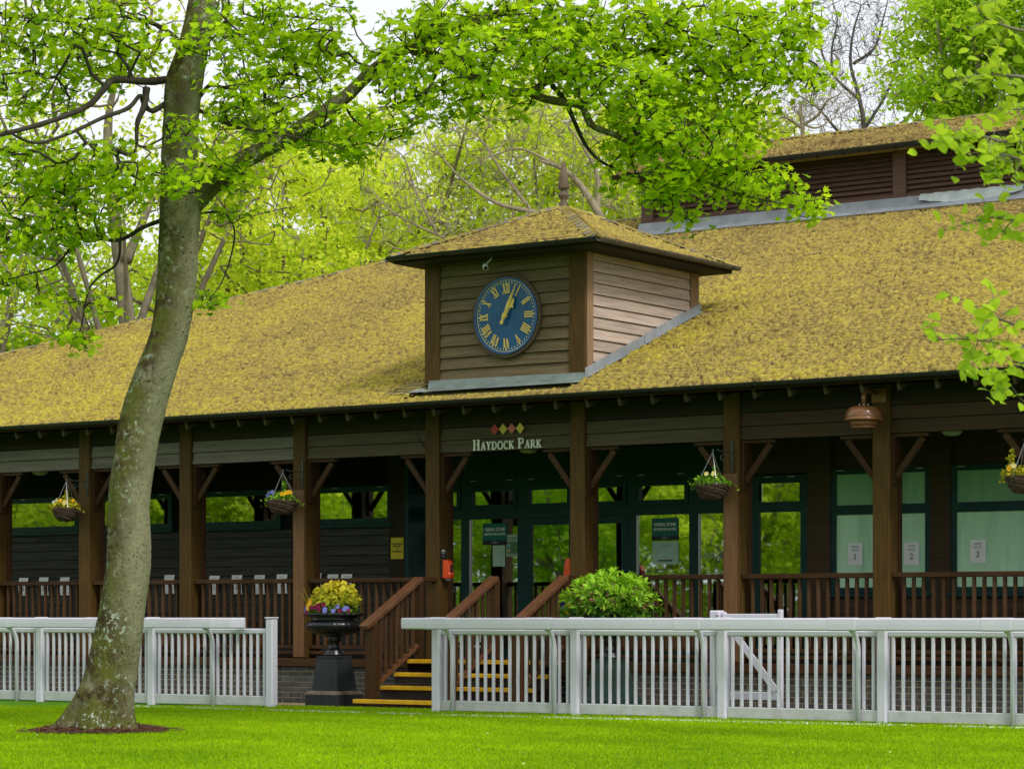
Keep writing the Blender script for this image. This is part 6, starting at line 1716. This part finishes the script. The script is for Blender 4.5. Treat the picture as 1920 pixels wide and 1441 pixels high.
# knots and a snag
for (kx, ky, kz, kr) in []:
    MB().lathe([(kr*1.0, -kr*.9), (kr*1.15, -kr*.3), (kr*1.1, kr*.3), (kr*.7, kr*.9), (kr*.3, kr*1.1)], (kx, ky, kz), 12, lambda a, z: 0.15*math.sin(3*a+z*40)).build('burr', M['bark_maple'], trunk_o, smooth=True)
LIMBS = [([(-18.154, 20.057, 5.35), (-17.906, 20.23, 5.653), (-17.68, 20.388, 5.873), (-17.455, 20.546, 6.022), (-17.184, 20.735, 6.204), (-16.958, 20.893, 6.407), (-16.778, 21.019, 6.561), (-16.591, 21.271, 6.869), (-16.358, 21.557, 7.112), (-16.053, 21.892, 7.317), (-15.654, 22.293, 7.535), (-15.115, 22.792, 7.839)], 0.1101, 0.0358), ([(-16.358, 21.557, 7.112), (-16.153, 21.7, 7.001), (-15.957, 21.715, 6.902), (-15.74, 21.744, 6.782), (-15.56, 21.871, 6.671), (-15.379, 21.997, 6.6), (-15.199, 22.123, 6.616), (-15.12, 22.3, 6.747), (-14.903, 22.574, 6.89), (-14.593, 22.912, 7.011), (-14.235, 23.285, 7.2), (-13.736, 23.756, 7.334)], 0.0716, 0.0165), ([(-15.244, 22.091, 6.605), (-15.052, 22.103, 6.514), (-14.839, 22.13, 6.456), (-14.683, 22.24, 6.412), (-14.593, 22.302, 6.221), (-14.414, 22.428, 6.128), (-14.257, 22.537, 6.041), (-14.123, 22.631, 6.052), (-13.996, 22.842, 5.927), (-13.846, 23.069, 5.736), (-13.535, 23.408, 5.576), (-13.173, 23.662, 5.476), (-12.765, 23.947, 5.41)], 0.0468, 0.0083), ([(-15.097, 22.316, 6.692), (-15.04, 22.478, 6.546), (-15.004, 22.625, 6.315), (-14.913, 22.689, 6.093), (-14.776, 22.785, 5.926), (-14.548, 22.944, 5.814), (-14.274, 23.136, 5.703)], 0.0303, 0.0083), ([(-14.388, 23.056, 6.788), (-14.092, 23.263, 6.844), (-13.818, 23.455, 6.9), (-13.403, 23.622, 6.823), (-13.04, 23.877, 6.768)], 0.022, 0.0083), ([(-16.053, 21.892, 7.317), (-15.666, 22.407, 7.334), (-15.225, 22.959, 7.407), (-14.776, 23.517, 7.595), (-14.268, 23.994, 7.732)], 0.0385, 0.011), ([(-16.085, 21.748, 6.978), (-16.107, 21.61, 6.747), (-16.101, 21.492, 6.616), (-16.176, 21.318, 6.514), (-16.339, 21.082, 6.385)], 0.022, 0.0083), ([(-15.74, 21.744, 6.782), (-15.822, 21.81, 6.609), (-15.858, 21.906, 6.49), (-15.779, 22.083, 6.388)], 0.0165, 0.0055), ([(-18.312, 19.947, 6.727), (-18.332, 19.688, 6.669), (-18.391, 19.281, 6.624), (-18.339, 19.073, 6.486), (-18.401, 18.908, 6.305), (-18.498, 18.596, 6.139), (-18.657, 18.241, 5.99), (-18.853, 17.86, 5.854)], 0.0413, 0.022), ([(-18.312, 19.947, 6.479), (-18.356, 19.794, 6.388), (-18.354, 19.673, 6.439), (-18.321, 19.574, 6.501), (-18.281, 19.358, 6.337), (-18.361, 19.058, 6.196), (-18.483, 18.729, 6.009), (-18.617, 18.391, 5.877), (-18.713, 18.08, 5.961)], 0.0303, 0.0138), ([(-18.332, 19.688, 6.603), (-18.32, 19.636, 6.402), (-18.339, 19.561, 6.229), (-18.348, 19.555, 6.001)], 0.0413, 0.0165), ([(-18.403, 20.005, 5.3), (-18.653, 19.952, 5.226), (-18.859, 19.93, 5.141), (-18.995, 19.835, 5.118), (-19.226, 19.796, 5.211), (-19.409, 19.668, 5.278), (-19.664, 19.611, 5.248), (-19.94, 19.419, 5.17), (-20.335, 19.264, 5.218)], 0.0248, 0.011), ([(-18.904, 19.898, 5.135), (-18.909, 19.895, 4.963), (-18.954, 19.863, 4.84), (-19.064, 19.787, 4.757), (-19.164, 19.717, 4.618), (-19.21, 19.685, 4.395), (-19.246, 19.659, 4.172), (-19.338, 19.595, 3.977)], 0.0165, 0.0055), ([(-19.317, 19.732, 5.245), (-19.418, 19.661, 5.021), (-19.546, 19.572, 4.854), (-19.729, 19.444, 4.787), (-19.958, 19.284, 4.714)], 0.0138, 0.0055), ([(-18.019, 20.152, 6.561), (-18.062, 20.365, 6.712), (-18.035, 20.628, 6.725), (-17.937, 20.941, 6.85), (-17.789, 21.288, 6.948)], 0.0248, 0.0083), ([(-18.041, 20.136, 6.424), (-17.794, 20.187, 6.295), (-17.483, 20.16, 6.175), (-17.106, 20.302, 6.102), (-16.731, 20.442, 6.002)], 0.022, 0.0083), ([(-17.996, 20.167, 7.222), (-17.923, 20.584, 7.401), (-17.688, 20.993, 7.502), (-17.354, 21.47, 7.492)], 0.0275, 0.0083), ([(-18.131, 20.073, 7.057), (-18.494, 20.063, 7.322), (-18.997, 19.956, 7.479), (-19.597, 19.78, 7.469), (-20.205, 19.599, 7.571)], 0.0275, 0.011), ([(-16.886, 21.066, 6.548), (-16.857, 21.207, 6.38), (-16.721, 21.303, 6.241), (-16.585, 21.398, 6.213)], 0.0165, 0.0055), ([(-18.032, 20.142, 5.35), (-18.015, 20.52, 5.397), (-17.989, 20.66, 5.189), (-18.147, 20.672, 4.755), (-18.285, 20.575, 4.503)], 0.0138, 0.0055)]
nodes, nr = [], []
for pth, r0, r1 in LIMBS:
    rr = list(np.linspace(r0, r1, len(pth)))
    mb = MB(); limb_mesh(mb, pth, rr, 12 if r0 > 0.05 else 8, rnd, 0.045)
    lo_ = mb.build('limb', M['bark_maple'] if r0 > 0.045 else M['twig_dark'], maple, smooth=True)
    at = lo_.data.attributes.new('side', 'FLOAT', 'POINT'); at.data.foreach_set('value', [0.75]*len(lo_.data.vertices))
    sp, sr = smooth_path(pth, rr, 5); nodes += sp; nr += sr
nodes += [np.array(t[:3]) for t in TR[-3:]]; nr += [t[3] for t in TR[-3:]]
BLOBS = [(-19.802, 19.515, 7.334, 0.61, 0.44, 0.99, 250), (-18.598, 19.381, 7.155, 0.61, 0.44, 0.99, 260), (-19.44, 19.158, 6.616, 0.55, 0.33, 0.95, 180), (-19.18, 19.828, 6.921, 0.5, 0.28, 0.9, 130), (-19.539, 19.333, 5.77, 0.55, 0.39, 0.95, 290), (-18.757, 19.391, 5.702, 0.5, 0.39, 0.9, 230), (-19.657, 19.372, 5.174, 0.5, 0.28, 0.9, 170), (-18.988, 19.473, 5.24, 0.44, 0.22, 0.85, 100), (-18.145, 19.331, 5.634, 0.28, 0.39, 0.7, 70), (-17.589, 19.354, 5.53, 0.3, 0.19, 0.72, 60), (-17.613, 19.459, 5.974, 0.3, 0.17, 0.72, 40), (-17.594, 19.717, 6.98, 0.28, 0.28, 0.7, 60), (-19.867, 19.348, 4.714, 0.39, 0.12, 0.8, 45), (-19.246, 19.659, 4.033, 0.23, 0.12, 0.66, 40), (-19.429, 19.532, 4.534, 0.22, 0.1, 0.65, 20), (-19.041, 19.803, 4.395, 0.17, 0.09, 0.6, 14), (-17.545, 20.483, 7.277, 0.61, 0.33, 0.99, 270), (-17.76, 21.43, 7.083, 0.66, 0.36, 1.04, 300), (-17.438, 20.191, 6.556, 0.41, 0.41, 0.82, 190), (-18.199, 21.246, 6.419, 0.5, 0.28, 0.9, 150), (-16.958, 20.893, 7.222, 0.33, 0.28, 0.75, 90), (-17.274, 21.282, 6.241, 0.47, 0.23, 0.87, 190), (-16.688, 21.082, 5.983, 0.25, 0.12, 0.67, 50), (-17.725, 20.357, 5.736, 0.3, 0.19, 0.72, 80), (-18.262, 20.591, 4.503, 0.17, 0.12, 0.6, 36), (-17.969, 20.552, 5.397, 0.28, 0.19, 0.7, 40), (-16.259, 21.382, 6.727, 0.44, 0.28, 0.85, 150), (-16.13, 21.716, 7.267, 0.55, 0.33, 0.95, 330), (-15.417, 21.483, 6.807, 0.52, 0.36, 0.92, 280), (-15.369, 22.37, 7.345, 0.66, 0.3, 1.04, 390), (-15.966, 21.587, 6.479, 0.61, 0.18, 0.99, 150), (-14.928, 22.312, 6.919, 0.63, 0.33, 1.02, 360), (-14.601, 23.029, 7.312, 0.69, 0.36, 1.07, 430), (-14.226, 22.437, 6.529, 0.61, 0.3, 0.99, 320), (-13.71, 23.164, 7.222, 0.66, 0.36, 1.04, 430), (-13.909, 23.391, 6.677, 0.63, 0.41, 1.02, 410), (-13.116, 23.336, 6.959, 0.44, 0.44, 0.85, 250), (-12.988, 23.668, 7.277, 0.33, 0.28, 0.75, 110), (-12.853, 23.763, 6.727, 0.25, 0.19, 0.67, 60), (-14.252, 22.785, 6.149, 0.5, 0.28, 0.9, 180), (-13.691, 22.811, 6.039, 0.55, 0.33, 0.95, 280), (-14.071, 22.911, 5.626, 0.39, 0.25, 0.8, 130), (-13.71, 23.164, 5.708, 0.41, 0.22, 0.82, 130), (-13.354, 23.535, 5.631, 0.47, 0.15, 0.87, 140), (-12.946, 23.82, 5.432, 0.26, 0.1, 0.69, 70), (-13.9, 23.031, 5.323, 0.11, 0.14, 0.55, 32), (-15.379, 21.997, 6.424, 0.28, 0.12, 0.7, 26), (-14.585, 22.796, 5.825, 0.22, 0.17, 0.65, 28), (-13.394, 23.385, 6.286, 0.3, 0.25, 0.72, 110), (-16.339, 21.082, 6.221, 0.33, 0.17, 0.75, 60), (-13.417, 23.369, 5.901, 0.22, 0.22, 0.65, 60), (-17.506, 20.022, 5.777, 0.25, 0.17, 0.67, 22), (-17.041, 20.225, 6.056, 0.25, 0.17, 0.67, 22), (-16.661, 20.613, 6.427, 0.25, 0.17, 0.67, 24), (-16.278, 21.002, 6.855, 0.25, 0.17, 0.67, 30), (-18.469, 20.447, 8.568, 2.09, 0.61, 1.2, 420), (-15.876, 21.65, 8.323, 1.82, 0.5, 1.2, 380), (-14.281, 23.253, 8.261, 1.43, 0.44, 1.2, 260), (-18.107, 18.869, 9.329, 1.65, 0.66, 1.2, 260), (-17.169, 21.966, 9.844, 1.65, 0.66, 1.2, 220), (-20.612, 18.338, 6.451, 0.77, 1.65, 1.14, 300)]
rgt = np.array([math.cos(ALPHA), math.sin(ALPHA), 0]); fwd = np.array([-math.sin(ALPHA), math.cos(ALPHA), 0]); upv = np.array([0, 0, 1.0])
sprays = []
for (bx, by, bz, ru, rv, rd_, n) in BLOBS:
    m = max(2, int(round(n*2.45/6.5)))
    q = rnd.normal(size=(m, 3)); q /= np.linalg.norm(q, axis=1, keepdims=True); q *= rnd.random((m, 1))**0.4
    sprays.append(np.array([bx, by, bz]) + q[:, :1]*rgt*ru + q[:, 1:2]*fwd*rd_ + q[:, 2:]*upv*rv)
sprays = np.concatenate(sprays)
A, B, ra, rb, sprays = grow(np.array(nodes), np.array(nr), sprays, 0.0045, 0.40)
Vt, Ft = edges_mesh(A, B, ra, rb, 5, rnd, 0.09)
tag(np_mesh('twigs', Vt-np.array(TB), Ft, M['twig_dark'], maple, wm=Matrix.Translation(Vector(TB))), kind='stuff')
# leaves: flat layered sprays round every twig end
k_per = rnd.integers(5, 9, len(sprays)); per = np.repeat(np.arange(len(sprays)), k_per)
off = rnd.normal(0, 1, (len(per), 3))*np.array([0.105, 0.105, 0.045])
LP = sprays[per]+off
tilt = rnd.normal(0, 1, (len(sprays), 3))*0.35
LN = np.array([0.05, -0.30, 0.80]) + tilt[per] + off*np.array([2.2, 2.2, 0]) + rnd.normal(0, .33, LP.shape)
LS = rnd.uniform(0.090, 0.158, len(LP))
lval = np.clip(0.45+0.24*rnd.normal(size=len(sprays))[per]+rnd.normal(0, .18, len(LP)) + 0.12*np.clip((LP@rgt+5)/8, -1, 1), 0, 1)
depth = LP@fwd
camd = LP-np.array([0, 0, CAM_Z]); px_ = 960+4876*(camd@rgt)/(camd@fwd); py_ = 1154-4876*camd[:, 2]/(camd@fwd)
inview = (px_ > 0) & (px_ < 1920) & (py_ > 0) & (py_ < 1441)
order = np.argsort(np.where(inview, depth-25*LS, 1e9))
pick = order[:300]; rest = np.setdiff1d(np.arange(len(LP)), pick)
crown = leaves_obj('crown', maple, LP[rest], LN[rest], LS[rest], MAPLE, MAPLE_F, M['maple'], lval[rest], rnd, 0.22, org=TB)
tag(crown, kind='stuff')
lm = []
for vv_ in (0.25, 0.5, 0.75):
    V, n, k = leaf_cloud(np.zeros((1, 3)), np.array([[0, 0, 1.0]]), np.array([1.0]), MAPLE, np.random.default_rng(5), fold=0.22)
    m = bpy.data.meshes.new('leaf'); m.from_pydata([tuple(p) for p in V], [], MAPLE_F); at = m.attributes.new('v', 'FLOAT', 'POINT'); at.data.foreach_set('value', [vv_]*len(V)); m.materials.append(M['maple']); lm.append(m)
for i in pick:
    nrm = Vector(LN[i]).normalized(); qn = nrm.to_track_quat('Z', 'Y').to_matrix().to_4x4()
    link('leaf', lm[min(2, int(lval[i]*3))], crown, None, Matrix.Translation(Vector(LP[i])) @ qn @ Matrix.Rotation(rnd.uniform(0, 6.28), 4, 'Z') @ Matrix.Scale(float(LS[i]), 4))

# ------------------------------------------------------------------ beech sprays reaching in from the right
BT = (-4.456, 12.747, 0.0)
beech = empty('beech_tree', BT, 'beech standing just out of frame, its pale fresh sprays reaching in at the right', 'tree')
mb = MB(); limb_mesh(mb, [BT, (BT[0]+.05, BT[1], 2.0), (BT[0], BT[1]+.05, 4.5), (BT[0]-.05, BT[1], 7.0)], [0.24, 0.19, 0.15, 0.08], 14, rnd, 0.02)
mb.build('trunk', M['bark_bg'], beech, smooth=True)
BL_ = [([(-4.456, 12.747, 3.024), (-4.861, 12.721, 3.243), (-5.156, 12.535, 3.517), (-5.278, 12.215, 3.563), (-5.36, 11.884, 3.536), (-5.446, 11.762, 3.553), (-5.66, 11.82, 3.544)], 0.022, 1.7), ([(-4.538, 12.983, 3.193), (-4.918, 12.651, 3.51), (-5.117, 12.236, 3.47), (-5.193, 11.952, 3.411), (-5.352, 11.867, 3.467), (-5.637, 11.926, 3.518)], 0.016, 1.7), ([(-4.5, 12.873, 3.499), (-4.916, 12.29, 3.801), (-5.163, 11.949, 3.826), (-5.416, 11.883, 3.871), (-5.669, 11.994, 3.893)], 0.018, 1.1), ([(-4.397, 12.579, 2.763), (-4.822, 12.192, 2.963), (-5.161, 12.14, 3.13), (-5.455, 12.225, 3.2), (-5.588, 12.26, 3.227), (-5.657, 12.06, 3.176)], 0.014, 0.75), ([(-5.303, 11.885, 3.145), (-5.419, 12.048, 3.127), (-5.5, 12.259, 3.119)], 0.004, 0.9), ([(-4.474, 12.8, 2.255), (-4.936, 12.697, 2.459), (-5.256, 12.431, 2.591), (-5.344, 12.103, 2.635), (-5.368, 11.841, 2.665), (-5.493, 11.754, 2.736)], 0.016, 0.75), ([(-5.276, 12.478, 2.597), (-5.39, 12.273, 2.564), (-5.466, 11.929, 2.561), (-5.529, 11.697, 2.558), (-5.664, 11.691, 2.552)], 0.008, 0.95), ([(-5.208, 12.318, 2.525), (-5.266, 11.99, 2.449), (-5.296, 11.856, 2.44), (-5.381, 11.963, 2.387), (-5.463, 12.198, 2.363)], 0.008, 1.1), ([(-5.245, 11.943, 2.522), (-5.343, 11.846, 2.507), (-5.509, 11.96, 2.481), (-5.638, 12.146, 2.482)], 0.005, 1.2), ([(-4.563, 12.44, 3.916), (-5.08, 12.351, 4.124), (-5.422, 12.347, 4.168), (-5.594, 12.209, 4.232), (-5.549, 11.985, 4.251)], 0.016, 1.2), ([(-4.778, 12.65, 3.764), (-5.231, 12.507, 3.765), (-5.374, 12.303, 3.762), (-5.43, 11.978, 3.716)], 0.012, 1.5)]
lm = []
for vv_ in (0.15, 0.4, 0.65, 0.9):
    V, n, k = leaf_cloud(np.zeros((1, 3)), np.array([[0, 0, 1.0]]), np.array([1.0]), OVAL, np.random.default_rng(6), fold=0.3)
    m = bpy.data.meshes.new('leaf'); m.from_pydata([tuple(p) for p in V], [], OVAL_F); at = m.attributes.new('v', 'FLOAT', 'POINT'); at.data.foreach_set('value', [vv_]*len(V)); m.materials.append(M['beech']); lm.append(m)
allleaf = []
for pth, r0, dens in BL_:
    rr = list(np.linspace(r0, 0.002, len(pth)))
    mb = MB(); limb_mesh(mb, pth, rr, 6, rnd, 0.03)
    tw = mb.build('branch', M['bark_bg'], beech, smooth=True)
    sp, _ = smooth_path(pth, rr, 10)
    ln = sum(np.linalg.norm(sp[i+1]-sp[i]) for i in range(len(sp)-1))
    nt = int(ln/0.062*dens); mb = MB()
    for k in range(nt):
        i = rnd.integers(int(len(sp)*0.30), len(sp)); p = sp[i] + rnd.normal(0, .008, 3)
        d = rgt*rnd.normal(-0.3, .5)+upv*rnd.normal(0.0, .55)+fwd*rnd.normal(0, .5); d /= np.linalg.norm(d)
        L2 = rnd.uniform(0.05, 0.22); e = p+d*L2
        mb.tube([tuple(p), tuple((p+e)/2+rnd.normal(0, .006, 3)), tuple(e)], [0.0025, 0.002, 0.0012], 4)
        for t in ((0.35, 0.7, 1.0) if L2 > 0.12 else (0.55, 1.0)):
            allleaf.append(p+d*L2*t+rnd.normal(0, .012, 3)-np.array([0, 0, .022]))
    tag(mb.build('twigs', M['bark_bg'], beech), kind='stuff')
allleaf = np.array(allleaf)
camd = allleaf-np.array([0, 0, CAM_Z]); vis_ = (960+4876*(camd@rgt)/(camd@fwd)) < 1925
il = np.where(vis_)[0]; rnd.shuffle(il)
for i in il[:300]:
    nrm = Vector(fwd*rnd.uniform(-1.0, -.1)+upv*rnd.uniform(.1, .9)+rgt*rnd.normal(0, .45)).normalized()
    qn = nrm.to_track_quat('Z', 'Y').to_matrix().to_4x4()
    link('leaf', lm[rnd.integers(0, 4)], beech, None, Matrix.Translation(Vector(allleaf[i])) @ qn @ Matrix.Rotation(math.pi+rnd.normal(0, .6), 4, 'Z') @ Matrix.Scale(float(rnd.uniform(.060, .090)), 4))
rest = np.setdiff1d(np.arange(len(allleaf)), il[:300])
o = leaves_obj('foliage', beech, allleaf[rest], -fwd*0.5+upv*0.6+rnd.normal(0, .5, (len(rest), 3)), rnd.uniform(.060, .090, len(rest)), OVAL, OVAL_F, M['beech'], rnd.random(len(rest)), rnd, 0.3, org=BT)
tag(o, kind='stuff')

# ------------------------------------------------------------------ mulch ring, grass blades, lime line
mr_ = 0.70
mx_, my_ = TB[0]-0.12, TB[1]+0.10


def mulch_z(dx, dy):
    r_ = math.hypot(dx, dy)/mr_
    return 0.075*max(0, 1-r_**2)+0.012
mb = MB(); nr_, na = 10, 48
for i in range(nr_+1):
    for k in range(na):
        t = 2*math.pi*k/na; rr = mr_*(i/nr_)*(1+0.10*math.sin(3*t+1)+0.07*math.sin(7*t)+0.05*math.sin(11*t+2)); dx, dy = rr*math.cos(t), rr*math.sin(t)
        mb.v.append((mx_+dx, my_+dy, mulch_z(dx, dy)+(rnd.normal(0, .008) if 0 < i < nr_ else 0)-(0.02 if i == nr_ else 0)))
for i in range(nr_):
    for k in range(na): mb.f.append((i*na+k, i*na+(k+1) % na, (i+1)*na+(k+1) % na, (i+1)*na+k))
bed = mb.build('mulch_bed', M['soil']); tag(bed, kind='structure')
mb = MB()
for k in range(1300):
    t = rnd.uniform(0, 6.28); rr = mr_*math.sqrt(rnd.random())*(1.02 if k % 4 else 1.22); dx, dy = rr*math.cos(t), rr*math.sin(t)
    a = rnd.uniform(0, 3.14); l = rnd.uniform(.012, .04); c = (mx_+dx, my_+dy, mulch_z(dx, dy)+rnd.uniform(.0, .02))
    mb.bar((c[0]-l*math.cos(a), c[1]-l*math.sin(a), c[2]), (c[0]+l*math.cos(a), c[1]+l*math.sin(a), c[2]+rnd.uniform(-.01, .012)), 0.014, 0.006)
tag(mb.build('wood_chips', pm('chip', (0.17, 0.085, 0.05), (0.05, 0.028, 0.018), 25, 0.9, 0, 1, (1, 1, 1), 0.1, 0), bed), kind='stuff')

nb = 300000
dd = np.sqrt(rnd.uniform(19.3**2, 34.5**2, nb)); la = rnd.uniform(-0.205, 0.205, nb)*dd
gx = la*math.cos(ALPHA)-dd*math.sin(ALPHA); gy = la*math.sin(ALPHA)+dd*math.cos(ALPHA)
ok = (gy < 26.74) & (np.hypot(gx-mx_, gy-my_) > mr_*0.93+rnd.normal(0, .07, nb))
gx, gy = gx[ok], gy[ok]; n = len(gx)


def blades(name, gx, gy, mat, val, h, parent=None):
    n = len(gx); a = rnd.uniform(0, 6.28, n); w = rnd.uniform(.004, .008, n)
    lx_, ly_ = rnd.normal(0, .012, n), rnd.normal(0, .012, n)
    b0 = np.stack([gx-w*np.cos(a), gy-w*np.sin(a), np.full(n, .0)], 1); b1 = np.stack([gx+w*np.cos(a), gy+w*np.sin(a), np.full(n, .0)], 1)
    tp_ = np.stack([gx+lx_, gy+ly_, h], 1)
    V = np.stack([b0, b1, tp_], 1).reshape(-1, 3); F = np.arange(3*n).reshape(-1, 3)
    org = np.array([gx.mean(), gy.mean(), 0])
    return tag(np_mesh(name, V-org, F, mat, parent, {'v': np.repeat(val, 3)}, wm=Matrix.Translation(Vector(org))), kind='stuff')


patch = 0.45*vnoise(gx+80, gy+80, 2.3, 61)+0.35*vnoise(gx+80, gy+80, 0.7, 62)+0.2*vnoise(gx+80, gy+80, 0.22, 63)
mow = 0.07*np.sign(np.sin((gx*0.35+gy)*2*math.pi/2.4))
val = np.clip(0.50+1.0*(patch-0.5)+mow+rnd.normal(0, .20, n), 0, 1)
liney = np.where(gx > -17.35, 25.25+(gx+17.35)*0.10, 25.25)
on = (np.abs(gy-liney) < 0.075+0.02*rnd.normal(size=n)) & (vnoise(gx+80, gy+80, .35, 66)+rnd.normal(0, .12, n) > 0.42)
h = rnd.uniform(.014, .030, n)
h = np.where((gy > 25.98) & (gy < 26.26), h*1.7, h)
blades('grass', gx[~on], gy[~on], M['grass'], val[~on], h[~on])
blades('painted_line', gx[on], gy[on], M['grass_white'], np.clip(val[on]+.2, 0, 1), h[on])

# petals and bud scales dropped on the turf
mb = MB()
for k in range(46):
    d_ = math.sqrt(rnd.uniform(20.0**2, 32.0**2)); l_2 = rnd.uniform(-0.2, 0.2)*d_
    x, y = l_2*math.cos(ALPHA)-d_*math.sin(ALPHA), l_2*math.sin(ALPHA)+d_*math.cos(ALPHA)
    if y > 26.0: continue
    a = rnd.uniform(0, 6.28); r_ = rnd.uniform(.006, .013); z = rnd.uniform(.022, .03)
    mb.poly([(x+r_*math.cos(a+q), y+r_*math.sin(a+q)*1.3, z+0.006*math.sin(q+k)) for q in (0, 1.2, 2.6, 3.9, 5.2)])
tag(mb.build('fallen_petals', pm('pale_petal', (0.50, 0.50, 0.22), (0.34, 0.32, 0.10), 9, 0.8, 0, 1, (1, 1, 1), 0.1, 0)), kind='stuff')
